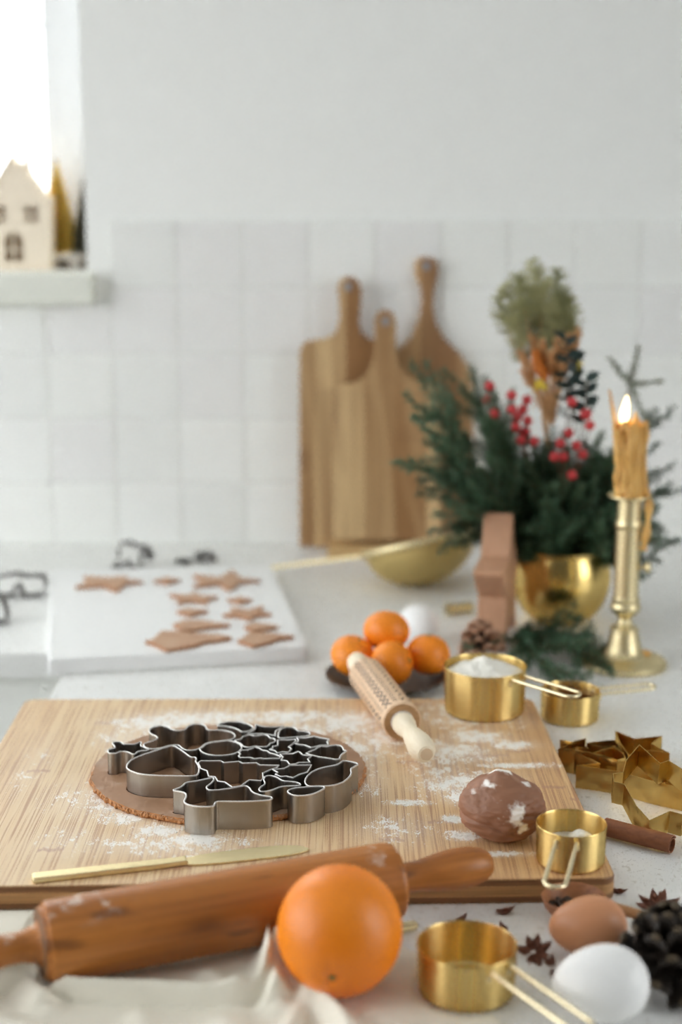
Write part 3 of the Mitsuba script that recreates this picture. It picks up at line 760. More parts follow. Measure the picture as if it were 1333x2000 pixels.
# ------------------------------------------------------------------ big rolling pin
L = float(np.linalg.norm(PIN_B - PIN_A))
R = .0290
pm = frame(PIN_A, PIN_B - PIN_A, (0, 0, 1))
put('rolling_pin__roller', moved(lat([(0, 0), (R - .0045, 0), (R - .0035, .0012), (R - .0035, .003), (R - .0012, .0042), (R, .0075), (R, L - .006), (R - .0012, L - .002), (R - .004, L), (0, L)], 64), pm), 'pin_wood', smooth=35)
put('rolling_pin__handle', moved(lat([(0, -.105), (.008, -.104), (.0135, -.098), (.0155, -.08), (.0145, -.055), (.011, -.026), (.0105, -.014), (.0135, -.004), (.017, .0005), (0, .0006)], 40), pm), 'pin_wood', smooth=40)
put('rolling_pin__handle_001', moved(lat([(0, L - .001), (.0115, L - .0005), (.0118, L + .004), (.0112, L + .008), (.0118, L + .02), (.0145, L + .036), (.0158, L + .050), (.0152, L + .062), (.0125, L + .072), (.0085, L + .0775), (0, L + .0785)], 40), pm), 'pin_wood', smooth=40)
put('rolling_pin__end_ring', moved(lat([(.0175, -.0011), (.024, -.0012), (.0248, -.0002), (.024, .0006), (.0175, .0006), (.0175, -.0011)], 48), pm), 'pin_end', smooth=40)
tag('rolling_pin', 'large worn wooden rolling pin lying across the cloth', 'rolling pin')

# ------------------------------------------------------------------ small embossed rolling pin
sm = frame(ROLL_A, ROLL_B - ROLL_A, (0, 0, 1))
L2, r2 = ROLL_L, .0192
put('embossed_rolling_pin__roller', moved(lat([(0, 0), (r2 - .002, 0), (r2, .002), (r2, L2 - .0015), (r2 - .0012, L2), (0, L2)], 64), sm), 'roll_wood', smooth=35)
put('embossed_rolling_pin__washer', moved(lat([(0, L2), (.0115, L2), (.0115, L2 + .0018), (0, L2 + .0018)], 40), sm), 'grey_ring', smooth=30)
put('embossed_rolling_pin__handle', moved(lat([(0, L2 + .0018), (.0108, L2 + .0018), (.0112, L2 + .004), (.0110, L2 + .012), (.0098, L2 + .019), (.0084, L2 + .026), (.0086, L2 + .034), (.0108, L2 + .050), (.0124, L2 + .064), (.0122, L2 + .074), (.0104, L2 + .083), (.0078, L2 + .0885), (.0056, L2 + .0896), (0, L2 + .0898)], 40), sm), 'birch', smooth=40)
put('embossed_rolling_pin__handle__end_grain', moved(lat([(0, L2 + .0892), (.0060, L2 + .0892), (.0058, L2 + .0904), (0, L2 + .0907)], 28), sm), 'birch_end', smooth=40)
put('embossed_rolling_pin__handle_001', moved(lat([(0, -.0525), (.0075, -.051), (.0108, -.046), (.0120, -.036), (.0112, -.024), (.0088, -.012), (.0095, -.004), (.0108, 0), (0, 0)], 40), sm), 'birch', smooth=40)
tag('embossed_rolling_pin', 'small pale rolling pin with a burnt folk pattern around its roller', 'rolling pin')

# ------------------------------------------------------------------ big orange
oc = G(664, 1817, .0485)
nv = unit(np.array([-.10, -.80, -.30]))
m = ball(1, 5)
v = np.array(m.vertices)
c = v @ nv
e1 = unit(np.cross(nv, [0, 0, 1]))
e2 = np.cross(nv, e1)
th = np.arctan2(v @ e2, v @ e1)
s = 1 - .07 * np.exp(-((1 - c) / .006)) - .028 * np.exp(-((1 - c) / .05)) * np.abs(np.cos(th * 2.5 + .4)) ** 6 + .012 * np.exp(-((c - .93) / .06) ** 2)
s *= 1 + .02 * (meshkit.fbm(v * 1.5 + 3, 2, 4) - .5)
v = v * s[:, None] * (.0432, .0432, .0452)
m.vertices = v + oc
put('orange__peel', m, 'orange_peel', smooth=True)
put('orange__navel', moved(lat([(0, 0), (.0016, .0002), (.0022, .001), (.0014, .0022), (0, .0024)], 12), frame(oc + nv * .0405, nv)), 'stub_green', smooth=True)
tag('orange', 'large bright orange lying on the cloth in front of the rolling pin', 'orange')

# ------------------------------------------------------------------ brass knife on the board's front edge
ka, kb = G(62, 1717, BT + .002), G(604, 1657, BT + .002)
kd = unit(kb - ka)
ks = unit(np.cross([0, 0, 1], kd))
KL = np.linalg.norm(kb - ka)
half = [(0, .0052), (.004, .0062), (.06, .0058), (.115, .0052), (.125, .0055), (.135, .0105), (.155, .0130), (.19, .0136), (.215, .0122), (.228, .007), (.233, .002)]
sc = KL / .233
up = [(ka + kd * a * sc + ks * b)[:2] for a, b in half]
lo = [(ka + kd * a * sc - ks * b * (.6 if a > .12 else 1.0))[:2] for a, b in half[::-1]]
kp = sg.Polygon(chaikin(np.array(up + lo), 2))
cutx = ka[:2] + kd[:2] * .128 * sc
halfplane = lambda s: sg.Polygon([cutx + ks[:2] * .05, cutx - ks[:2] * .05, cutx - ks[:2] * .05 + s * kd[:2] * .4, cutx + ks[:2] * .05 + s * kd[:2] * .4])
put('table_knife__handle', slab(np.array(kp.intersection(halfplane(-1)).exterior.coords)[:-1], BT + .0004, BT + .0052, .0014), 'brass_satin', smooth=40)
put('table_knife__blade', slab(np.array(kp.intersection(halfplane(1)).exterior.coords)[:-1], BT + .0004, BT + .0019, .0004), 'brass_satin', smooth=40)
tag('table_knife', 'brass table knife lying flat along the front of the bamboo board', 'knife')

# ------------------------------------------------------------------ cloth
cpoly_px = [(-260, 1759), (60, 1761), (500, 1790), (760, 1838), (815, 1868), (930, 1950), (1010, 2040), (1050, 2160), (-260, 2160)]
cpoly = sg.Polygon([G(x, y)[:2] for x, y in cpoly_px])
cpoly = cpoly.intersection(sg.box(XP + .004, .81, .6, 1.097))
def seg_dist(P, line):
    best = np.full(len(P), 9.0)
    side = np.zeros(len(P))
    tt = np.zeros(len(P))
    for i in range(len(line) - 1):
        a, b = line[i], line[i + 1]
        d = b - a
        t = np.clip(((P - a) @ d) / (d @ d), 0, 1)
        q = P - a - t[:, None] * d
        dist = np.linalg.norm(q, axis=1)
        better = dist < best
        best[better] = dist[better]
        side[better] = (d[0] * q[better, 1] - d[1] * q[better, 0])
        tt[better] = (i + t[better]) / (len(line) - 1)
    return best, np.sign(side), tt
def px_line(pts, z=.004):
    return chaikin(np.array([G(x, y, z)[:2] for x, y in pts]), 2, closed=False)
minx, miny, maxx, maxy = cpoly.bounds
st = .0016
xs, ys = np.arange(minx, maxx + st, st), np.arange(miny, maxy + st, st)
XX, YY = np.meshgrid(xs, ys, indexing='ij')
P = np.stack([XX.ravel(), YY.ravel()], 1)
def pinclear(P):                          # the height under the rolling pin at which the cloth would touch it
    a, d = PIN_A[:2], unit(PIN_B[:2] - PIN_A[:2])
    q = np.abs((P - a) @ np.array([-d[1], d[0]]))
    al = (P - a) @ d
    z = np.where(q < R, .034 - np.sqrt(np.maximum(R * R - q * q, 0)), .1)
    return np.where((al > -.004) & (al < L + .004), z - .0005, .1)
h = .0022 + .003 * (meshkit.fbm(np.c_[P * 22, P[:, :1] * 0], 3, 8) - .35).clip(0)
up_edge = px_line([(-60, 1952), (30, 1934), (62, 1928), (85, 1940), (112, 1950), (200, 1956), (320, 1956), (430, 1966), (510, 1962), (530, 1944), (526, 1915), (520, 1880), (540, 1845)])
d, s, t = seg_dist(P, up_edge)
behind = s > 0
layer = .0150 * np.exp(-(d / .0070) ** 2) * np.where(behind, 1, 0) + np.where(behind, .0030 * np.exp(-(d / .05) ** 2), 0)
layer += np.where(~behind, .0150 * np.exp(-(d / .0013) ** 2), 0)
h = h + layer
for pts, hh, ww in (([(545, 1836), (530, 1880), (545, 1915)], .026, .009), ([(540, 1872), (566, 1905), (620, 1932), (668, 1972), (690, 2030)], .017, .0075), ([(-20, 1900), (28, 1880), (56, 1912), (90, 1948)], .013, .009), ([(-30, 1990), (60, 2010), (160, 2060)], .009, .012),
                    ([(270, 1975), (300, 2040)], .005, .010), ([(600, 1950), (560, 2010), (540, 2060)], .008, .008), ([(400, 1900), (440, 1930), (470, 1960)], .006, .010), ([(720, 1975), (800, 2030)], .004, .012), ([(-60, 1800), (60, 1805)], .004, .02), ([(430, 1985), (480, 2040)], .006, .012)):
    d, s, t = seg_dist(P, px_line(pts, hh))
    h = h + hh * np.exp(-(d / ww) ** 2) * np.clip(np.minimum(t, 1 - t) * 5 + .45, 0, 1)
h = np.minimum(h, np.maximum(pinclear(P), .0025))
q = np.linalg.norm((P - oc[:2]) / .0415, axis=1)
oz = np.where(q < 1, oc[2] - .0452 * np.sqrt(np.maximum(1 - q * q, 0)), .1)
h = np.minimum(h, np.maximum(oz - .0003, .0026))
qc = np.hypot(P[:, 0] - .0879, P[:, 1] - .985)
h = np.where(qc < .042, np.minimum(h, .0003 + (h - .0003) * np.clip((qc - .0355) / .0065, 0, 1)), h)
from shapely import contains_xy
inside = contains_xy(cpoly, P[:, 0], P[:, 1]) & (qc > .0357)
edge_d = np.zeros(len(P))
idx = np.arange(len(P)).reshape(XX.shape)
ok = inside.reshape(XX.shape)
cell = ok[:-1, :-1] & ok[1:, :-1] & ok[1:, 1:] & ok[:-1, 1:]
a, b, c2, d2 = idx[:-1, :-1][cell], idx[1:, :-1][cell], idx[1:, 1:][cell], idx[:-1, 1:][cell]
F = np.vstack([np.stack([a, b, c2], 1), np.stack([a, c2, d2], 1)])
topm = tm(np.c_[P, h], F)
topm.remove_unreferenced_vertices()
botm = topm.copy()
botm.vertices = botm.vertices - (0, 0, .0009)
botm.faces = botm.faces[:, ::-1]
ed = topm.edges_sorted
uq, cnt = np.unique(ed, axis=0, return_counts=True)
bnd = {tuple(e) for e in uq[cnt == 1]}
bf = []
nv0 = len(topm.vertices)
for e in topm.edges:
    if tuple(sorted(e)) in bnd:
        bf += [(e[1], e[0], e[0] + nv0), (e[1], e[0] + nv0, e[1] + nv0)]
cm = tm(np.vstack([topm.vertices, botm.vertices]), np.vstack([topm.faces, botm.faces + nv0, np.array(bf)]))
put('cloth', cm, 'cloth', smooth=True)
tag('cloth', 'rumpled cream linen cloth under the large rolling pin and the orange', 'cloth')

# ------------------------------------------------------------------ white stone board with gingerbread cookies
MT = .020
mb = sg.Polygon([G(100, 1112, MT)[:2], G(531, 1104, MT)[:2], G(603, 1262, MT)[:2], G(93, 1288, MT)[:2]]).buffer(-.006).buffer(.006, quad_segs=5)
put('serving_board', slab(np.array(mb.exterior.coords)[:-1], .0003, MT, .003, 3), 'marble', smooth=40)
tag('serving_board', 'white stone serving board with cut-out gingerbread shapes', 'serving board')
CK = lambda x, y: (130 + x / 2.898, 1090 + y / 2.898)
COOK = [
    ('large raw gingerbread star at the far left of the white board', [(45, 160), (120, 132), (100, 99), (230, 108), (335, 99), (345, 120), (440, 128), (330, 137), (285, 180), (215, 152)]),
    ('tiny raw gingerbread star between the two large ones at the back', [(490, 125), (550, 113), (570, 102), (590, 113), (645, 118), (600, 127), (570, 137), (545, 127)]),
    ('large raw gingerbread star at the back right corner of the white board', [(715, 90), (870, 107), (940, 65), (985, 112), (1105, 121), (980, 131), (922, 175), (870, 139), (715, 156), (775, 124)]),
    ('medium raw gingerbread star, left one of the second row', [(575, 200), (690, 206), (730, 190), (760, 209), (860, 215), (785, 226), (800, 246), (710, 235), (625, 249), (660, 222)]),
    ('tiny raw gingerbread star, right one of the second row', [(905, 230), (960, 226), (980, 211), (1000, 224), (1055, 230), (1000, 238), (985, 250), (960, 238)]),
    ('tiny raw gingerbread tree left of the third-row star', [(625, 296), (690, 280), (740, 287), (805, 295), (750, 303), (700, 320), (672, 308)]),
    ('medium raw gingerbread star, right one of the third row', [(880, 318), (955, 302), (930, 278), (1030, 291), (1115, 265), (1085, 300), (1165, 312), (1070, 319), (1035, 341), (985, 322)]),
    ('raw gingerbread fir tree behind the biggest one', [(605, 372), (660, 350), (760, 348), (850, 362), (930, 372), (850, 382), (740, 394), (650, 407), (640, 385)]),
    ('small raw gingerbread fir tree at the right behind a larger one', [(1010, 385), (1060, 362), (1130, 371), (1200, 381), (1120, 397), (1045, 408), (1042, 394)]),
    ('biggest raw gingerbread fir tree at the front of the white board', [(445, 467), (490, 458), (540, 410), (640, 413), (760, 425), (870, 430), (935, 445), (850, 460), (790, 466), (720, 490), (570, 515), (490, 475)]),
    ('raw gingerbread fir tree at the front right of the white board', [(970, 462), (1000, 452), (1040, 418), (1160, 423), (1290, 438), (1200, 450), (1160, 466), (1060, 492), (1000, 470)]),
]
for i, (lab, pts) in enumerate(COOK):
    p = ccw(np.array([G(*CK(*q), MT + .0045)[:2] for q in pts]))
    q = sg.Polygon(p).buffer(-.0012).buffer(.0022, quad_segs=4).simplify(.0002)
    if q.geom_type != 'Polygon':
        q = max(q.geoms, key=lambda g: g.area)
    key = 'gingerbread' + (f'_{i:03d}' if i else '')
    put(key, slab(np.array(q.exterior.coords)[:-1], MT + .0002, MT + .0046, .0012, 2), 'dough_cookie', smooth=40)
    tag(key, lab, 'cookie', 'raw gingerbread cookies on the white board')

# dark tin cutters behind and left of the white board, standing on their sides
def upright(fn, pts, Y, depth, key, lab):
    q = np.array([W(*fn(*p), Y) for p in pts])
    q[:, 2] -= q[:, 2].min() - .0005
    m = band(chaikin(q[:, [0, 2]], 1), 0, depth, .0013)
    m.vertices = np.stack([m.vertices[:, 0], Y + depth - m.vertices[:, 2], m.vertices[:, 1]], 1)
    m.faces = m.faces
    put(key, m, 'tin_dark', smooth=35)
    tag(key, lab, 'cookie cutter')
K5 = lambda x, y: (x / 3.03, 1040 + y / 3.03)
upright(K5, [(640, 205), (700, 160), (690, 62), (760, 50), (800, 72), (870, 80), (908, 140), (880, 150), (850, 105), (815, 115), (838, 205), (770, 205), (745, 150), (725, 190)], 2.185, .026, 'tin_cutter', 'dark metal cookie cutter standing behind the white board')
upright(K5, [(-40, 380), (-40, 268), (40, 255), (90, 246), (140, 262), (250, 256), (262, 300), (262, 330), (205, 380), (122, 380), (118, 330), (92, 312), (66, 330), (64, 380)], 2.03, .024, 'tin_cutter_001', 'house-shaped metal cookie cutter left of the white board')
upright(K5, [(-140, 610), (-120, 480), (-30, 440), (10, 470), (34, 540), (38, 605)], 1.9, .024, 'tin_cutter_002', 'metal cookie cutter at the left edge in front of the house-shaped one')
for i, (x, y, r, n, hh, lab) in enumerate(((357, 1104, .0135, 5, .006, 'flat little dark cookie cutter behind the stars, left of a taller one'), (400, 1100, .0155, 6, .013, 'small dark cookie cutter lying behind the big back star'))):
    c = G(x, y)
    a = np.linspace(0, 2 * np.pi, 2 * n, endpoint=False)
    rad = np.where(np.arange(2 * n) % 2, r * .62, r)
    put(f'tin_cutter_{3 + i:03d}', band(np.stack([c[0] + rad * np.cos(a), c[1] + .012 + rad * np.sin(a)], 1), .0003, hh, .0008), 'tin_dark', smooth=30)
    tag(f'tin_cutter_{3 + i:03d}', lab, 'cookie cutter')

# ------------------------------------------------------------------ wooden serving boards leaning on the tiles
def wood_board(key, pts, Y, lean, mat, lab, hole, z0=0.0005, th=.015, soft=.008):
    q = np.array([W(x, y, Y) for x, y in pts])[:, [0, 2]]
    q[:, 1] = np.maximum(q[:, 1], z0)
    g = sg.Polygon(q).buffer(-.004).buffer(.004, quad_segs=5).buffer(.010, quad_segs=6).buffer(-.010, quad_segs=6)
    hx, _, hz = W(*hole, Y)
    p = np.array(g.simplify(.0003).exterior.coords)[:-1]
    m = slab(p, 0, th, .002, 2)
    body = np.stack([m.vertices[:, 0], Y + m.vertices[:, 2], m.vertices[:, 1]], 1)
    rot = trimesh.transformations.rotation_matrix(-math.radians(lean), (1, 0, 0), (0, Y + th, z0))
    m = moved(tm(body, m.faces[:, ::-1]), rot)
    put(key + '__board', m, mat, smooth=40)
    ring = lat([(0, 0), (.0062, 0), (.0062, .0012), (.0050, .0014), (.0048, .0006), (0, .0006)], 28)
    put(key + '__hanging_hole', moved(ring, rot @ frame((hx, Y + .0003, hz), (0, -1, 0))), 'board_hole', smooth=30)
    tag(key, lab, 'cutting board')
wood_board('serving_paddle', [(744, 1062), (744, 760), (752, 720), (775, 690), (805, 660), (820, 625), (826, 590), (822, 560), (812, 535), (811, 515), (822, 503), (846, 503), (857, 516), (856, 538), (849, 565), (846, 600), (852, 630), (868, 660), (898, 690), (918, 720), (925, 765), (925, 1062)], 2.3335, 0, 'acacia_2', 'tall acacia paddle board with sloping shoulders, rightmost of the three on the wall', (833, 520))
wood_board('serving_paddle_001', [(585, 1069), (585, 690), (592, 672), (606, 667), (640, 663), (657, 650), (664, 625), (663, 590), (660, 565), (664, 548), (678, 541), (692, 543), (703, 554), (707, 572), (705, 600), (702, 630), (706, 650), (722, 664), (750, 668), (770, 674), (778, 692), (778, 1069)], 2.308, 1.0, 'acacia_0', 'acacia board with square shoulders and a round-ended handle, leftmost on the wall', (680, 561))
wood_board('serving_paddle_002', [(650, 1056), (650, 768), (655, 757), (668, 754), (700, 750), (720, 732), (731, 705), (734, 680), (733, 650), (733, 625), (741, 611), (755, 607), (768, 612), (775, 628), (775, 660), (774, 690), (780, 715), (798, 740), (825, 752), (852, 755), (861, 764), (862, 1056)], 2.272, 2.6, 'acacia_1', 'shortest acacia board, leaning in front of the two taller ones', (754, 630), z0=.0165)
lb = [G(640, 1091), G(858, 1086), G(858, 1062), G(655, 1062)]
put('wooden_slab', slab([(p[0], p[1]) for p in lb], .0004, .0160, .002), 'pale_board', smooth=40)
tag('wooden_slab', 'low pale wooden board lying flat under the shortest leaning board', 'cutting board')

# ------------------------------------------------------------------ brass sieve
RT, UPC = np.array([1.0, 0, 0]), np.array([0, math.sin(PITCH), math.cos(PITCH)])
ta = math.atan2(46, 214)
u_ = math.cos(ta) * RT + math.sin(ta) * UPC
n_ = unit(-math.sin(ta) * RT + math.cos(ta) * UPC + .05 * np.array([0, 1, 0]))
sc = W(819, 1070, 2.10)
Rs, Ds = .0775, .056
bot = sc - n_ * Ds
sc = sc + (0, 0, max(0, .0012 - bot[2] + .004))
fm = frame(sc, n_, u_)
tt = np.linspace(0, 1, 14)
prof = [(Rs * math.sin(a * math.pi / 2), -Ds * math.cos(a * math.pi / 2)) for a in tt]
inner = [((Rs - .0012) * math.sin(a * math.pi / 2), -(Ds - .0012) * math.cos(a * math.pi / 2)) for a in tt[::-1]]
sv = lat(prof + inner, 64)
low = moved(sv, fm).vertices[:, 2].min()
fm[2, 3] -= low - .0004
put('sieve__mesh_bowl', moved(sv, fm), 'brass_mesh', smooth=35)
a = np.linspace(0, 2 * np.pi, 72, endpoint=False)
put('sieve__rim', moved(tube(np.stack([(Rs + .001) * np.cos(a), (Rs + .001) * np.sin(a), 0 * a + .001], 1), .0052, 10, closed=True), fm), 'brass_satin', smooth=40)
e0 = (fm @ np.array([-(Rs + .004), 0, .001, 1]))[:3]
e1 = G(520, 1110, .006)
side = unit(np.cross(e1 - e0, [0, 0, 1])) * .006
hp = [e0 + side, e0 + side + (e1 - e0) * .5, e1 + side * .9]
hp += [e1 + unit(e1 - e0) * .006 * math.sin(t) + side * math.cos(t) for t in np.linspace(.3, math.pi - .3, 7)] + [e1 - side * .9, e0 - side + (e1 - e0) * .5, e0 - side]
put('sieve__handle', tube(hp, .0017, 8), 'brass_satin', smooth=45)
tag('sieve', 'brass sieve with a long wire handle, tilted in front of the leaning boards', 'sieve')

# ------------------------------------------------------------------ plate of tangerines
pc = np.array([.0515, 1.662, 0])
prof = [(0, .001), (.040, .001), (.044, .003), (.060, .0085), (.0665, .0125), (.069, .0135), (.0695, .0120), (.067, .0100), (.046, .0012), (.042, 0.0002), (0, .0002)]
m = lat(prof[::-1], 72)
vv = m.vertices
aa = np.arctan2(vv[:, 1], vv[:, 0])
m.vertices = vv + np.c_[vv[:, :2] * 0, .0007 * np.sin(aa * 24) * (np.hypot(vv[:, 0], vv[:, 1]) > .058)]
m.apply_translation(pc)
put('plate', m, 'plate_dark', smooth=35)
tag('plate', 'dark woven metal plate under the tangerines', 'plate')
TG = [((.0136, 1.665, .0325), (.0255, .0255, .0225), unit((.35, -.1, .9)), 'tangerine on the left of the dark plate behind the small rolling pin'),
      ((.0520, 1.684, .0560), (.0265, .0255, .0228), unit((.1, .5, .8)), 'topmost tangerine of the pile on the dark plate'),
      ((.0565, 1.6375, .0325), (.0258, .0250, .0230), unit((.88, -.35, .25)), 'front tangerine of the pile on the dark plate'),
      ((.0985, 1.669, .0325), (.0250, .0255, .0232), unit((.05, .15, 1)), 'tangerine on the right of the dark plate')]
for i, (c, r, pole, lab) in enumerate(TG):
    m = ball(1, 4)
    v = np.array(m.vertices)
    cz = v[:, 2]
    s = 1 - .07 * np.exp(-((1 - cz) / .05)) - .05 * np.exp(-((1 + cz) / .06)) + .03 * (meshkit.fbm(v * 1.7 + i * 5, 2, i) - .5)
    v = v * s[:, None] * r
    fmx = frame(c, pole)
    m.vertices = v
    key = 'tangerine' + (f'_{i:03d}' if i else '')
    put(key + '__peel', moved(m, fmx), 'tangerine_peel', smooth=True)
    st_ = trimesh.creation.icosphere(subdivisions=1, radius=1)
    st_.vertices = st_.vertices * (.0027, .0027, .0012) * (1 + .3 * np.sin(np.arctan2(st_.vertices[:, 1], st_.vertices[:, 0]) * 5))[:, None] + (0, 0, r[2] * .935)
    put(key + '__stem_button', moved(st_, fmx), 'stub_green', smooth=True)
    tag(key, lab, 'tangerine', 'tangerines on the dark plate')

def egg(key, c, axis, a, b, mat, lab):
    t = np.linspace(0, math.pi, 40)
    prof = [(max(0, b * math.sin(x) * (1 + .14 * math.cos(x))), -a * math.cos(x)) for x in t][::1]
    prof = [(r, z) for r, z in prof]
    prof[0] = (0, prof[0][1])
    prof[-1] = (0, prof[-1][1])
    put(key, moved(lat(prof, 64), frame(c, axis)), mat, smooth=True)
    tag(key, lab, 'egg')
egg('egg', G(1174, 1921, .0262), (-1, .12, -.12), .0325, .0256, 'white_egg', 'white egg lying at the bottom right, in front of the brown one')
egg('egg_001', G(1149, 1809, .0222), (-1, .1, -.1), .0285, .0217, 'brown_egg', 'brown egg lying behind the white one beside the wooden spoon')
egg('egg_002', G(820, 1220, .0246), (.35, -.9, .12), .028, .0245, 'white_egg', 'white egg behind the pile of tangerines')

# ------------------------------------------------------------------ brass cookie cutters on the right
def E5(x, y): return 1070 + x / 5.068, 1400 + y / 5.068
BR = [
    ('little brass star cutter at the left of the heap next to the board', [(130, 226), (240, 247), (380, 212), (372, 285), (405, 312), (300, 300), (250, 318), (112, 316), (205, 280)], .0225),
    ('large brass star cutter with a long left arm, lying at the front of the heap', [(125, 330), (250, 316), (420, 352), (690, 442), (775, 434), (1050, 455), (1180, 470), (1420, 720), (990, 622), (740, 550), (530, 514), (293, 482), (514, 456), (268, 345)], .0225),
    ('brass star cutter at the back right of the heap', [(675, 138), (860, 216), (1132, 190), (1030, 266), (1205, 356), (1000, 330), (880, 385), (800, 372), (715, 250)], .0225),
    ('small brass tree cutter lying in the middle of the heap', [(455, 357), (545, 327), (560, 318), (660, 300), (745, 352), (772, 402), (690, 428), (600, 395)], .0225),
    ('narrow brass arrow cutter behind the small tree cutter', [(395, 256), (600, 232), (672, 232), (700, 268), (735, 325), (655, 285), (545, 296), (470, 282)], .0225),
]
taken = None
for i, (lab, pts, zr) in enumerate(BR):
    q = sg.Polygon([G(*E5(*p), zr)[:2] for p in pts]).buffer(0)
    if taken is not None and q.intersects(taken):
        q = q.difference(taken)
        q = q if q.geom_type == 'Polygon' else max(q.geoms, key=lambda g: g.area)
    q = sg.Polygon(q.exterior).simplify(.0004)
    taken = q.buffer(.0012) if taken is None else taken.union(q.buffer(.0012))
    p = ccw(np.array(q.exterior.coords)[:-1])
    key = 'brass_cutter' + (f'_{i:03d}' if i else '')
    put(key, band(p, .0004, zr, .0007), 'brass_sheet', smooth=20)
    tag(key, lab, 'cookie cutter')
# one lies tilted on top of the heap
tp = [(910, 282), (1115, 460), (1200, 433), (1420, 570), (1500, 760), (1420, 900), (1340, 970), (1215, 935), (1010, 1030), (880, 880), (765, 665), (660, 640), (652, 560), (750, 545), (780, 430)]
zz = lambda y: .0245 + (1030 - y) / (1030 - 282) * .0265
q3 = np.array([G(*E5(x, y), zz(y)) for x, y in tp])
cen = q3.mean(0)
uu, ss, vh = np.linalg.svd(q3 - cen)
nn = vh[2] * np.sign(vh[2][2])
ft = frame(cen, nn)
loc = (q3 - cen) @ ft[:3, :2]
put('brass_cutter_005', moved(band(loc, -.0225, 0, .0007), ft), 'brass_sheet', smooth=20)
tag('brass_cutter_005', 'brass gingerbread-figure cutter leaning tilted on top of the heap', 'cookie cutter')

# ------------------------------------------------------------------ cinnamon, anise, spoon, small pieces
ca, cb = G(1182, 1616, .0085), G(1314, 1650, .0085)
def scroll(r0, turns, z):
    th = np.linspace(0, turns * 2 * np.pi, 60)
    r = r0 * (1 - .42 * th / th[-1])
    return np.stack([r * np.cos(th), r * np.sin(th)], 1)
def quill(r0, length, seed):
    o = scroll(r0, 1.5, 0)
    i = scroll(r0 - .0011, 1.5, 0)[::-1]
    loop = np.vstack([o, i])
    n = len(loop)
    zs = np.linspace(0, length, 14)
    V = []
    for z in zs:
        w = 1 + .05 * (meshkit.noise(np.c_[loop * 300, np.full(n, z * 60)], seed) - .5)
        V.append(np.c_[loop * w[:, None], np.full(n, z)])
    F = []
    for a in range(len(zs) - 1):
        for j in range(n):
            k = (j + 1) % n
            F += [(a * n + j, a * n + k, (a + 1) * n + k), (a * n + j, (a + 1) * n + k, (a + 1) * n + j)]
    hn = n // 2
    for ring, rv in ((0, True), (len(zs) - 1, False)):
        for j in range(hn - 1):
            q = [ring * n + j, ring * n + j + 1, ring * n + n - 2 - j, ring * n + n - 1 - j]
            t1, t2 = (q[0], q[1], q[2]), (q[0], q[2], q[3])
            F += [t1[::-1], t2[::-1]] if rv else [t1, t2]
    return tm(np.vstack(V), F)
put('cinnamon_stick', moved(quill(.0086, float(np.linalg.norm(cb - ca)), 3), frame(ca, cb - ca, (0, 1, .4))), 'cinnamon', smooth=40)
tag('cinnamon_stick', 'rolled brown cinnamon stick in front of the brass cutters', 'cinnamon stick')

def pod_mesh():
    t = np.linspace(0, 1, 9)
    V, F = [], []
    w = .0050 * np.sin(np.pi * t ** .8) ** .8 + .0002
    hgt = .0062 * np.sin(np.pi * np.clip(t * .92 + .06, 0, 1)) ** .7 + .0004
    for i in range(9):
        x = .0018 + .0160 * t[i]
        lift = .0028 * t[i] ** 3
        for a in np.linspace(-2.6, -.55, 5):
            V.append((x, w[i] * math.cos(a) * 1.0, hgt[i] * math.sin(a) * .75 + lift))
        for a in np.linspace(-.55, -2.6, 5):
            V.append((x, w[i] * math.cos(a) * .66, hgt[i] * math.sin(a) * .5 + lift + .0003))
    for i in range(8):
        for j in range(10):
            k = (j + 1) % 10
            F += [(i * 10 + j, (i + 1) * 10 + j, (i + 1) * 10 + k), (i * 10 + j, (i + 1) * 10 + k, i * 10 + k)]
    return tm(V, F)
POD = mikit.ply(pod_mesh(), 'mat_anise', smooth=50)
sd = ball(1, 1)
sd.vertices = sd.vertices * (.0026, .0012, .0017)
SEED = mikit.ply(sd, 'mat_anise_seed', smooth=True)
def anise(key, o, axis, scale, pods, lab, rot0=0.0, seeds=True, group=None, stem=True):
    fm = frame(o, axis)
    for i, k in enumerate(pods):
        M = T(fm.tolist()).rotate([0, 0, 1], k * 45 + rot0 + 6 * math.sin(k * 9)).scale([scale * (1 + .12 * math.sin(k * 5 + 1)), scale, scale])
        kk = key + '__pod' + (f'_{i:03d}' if i else '')
        scene[kk] = {**POD, 'to_world': M}
        if seeds and k % 3 != 1:
            scene[kk + '__seed'] = {**SEED, 'to_world': M.translate([.0105, 0, -.0004])}
    if stem:
        put(key + '__stem', moved(tube([(0, 0, -.003), (0, 0, .002), (.0005, 0, .006), (.0012, .0004, .0105)], np.array([.0016, .0014, .0011, .0017]) * 1.0, 7), fm), 'anise', smooth=40)
    tag(key, lab, 'star anise', group)
anise('star_anise', G(1286, 1764, .0066), (.0, -.28, .95), .92, range(8), 'whole star anise with its stalk, lying right of the bamboo board corner', 12)
anise('star_anise_001', G(1042, 1858, .0062), (-.25, -.6, .8), .80, (0, 1, 2, 3, 5, 6, 7), 'broken star anise between the empty brass cup and the brown egg', 20, stem=False)
anise('star_anise_002', G(1081, 1888, .0045), (.2, -.4, .9), .62, (1, 2, 5), 'small piece of star anise left of the white egg', 40, stem=False)
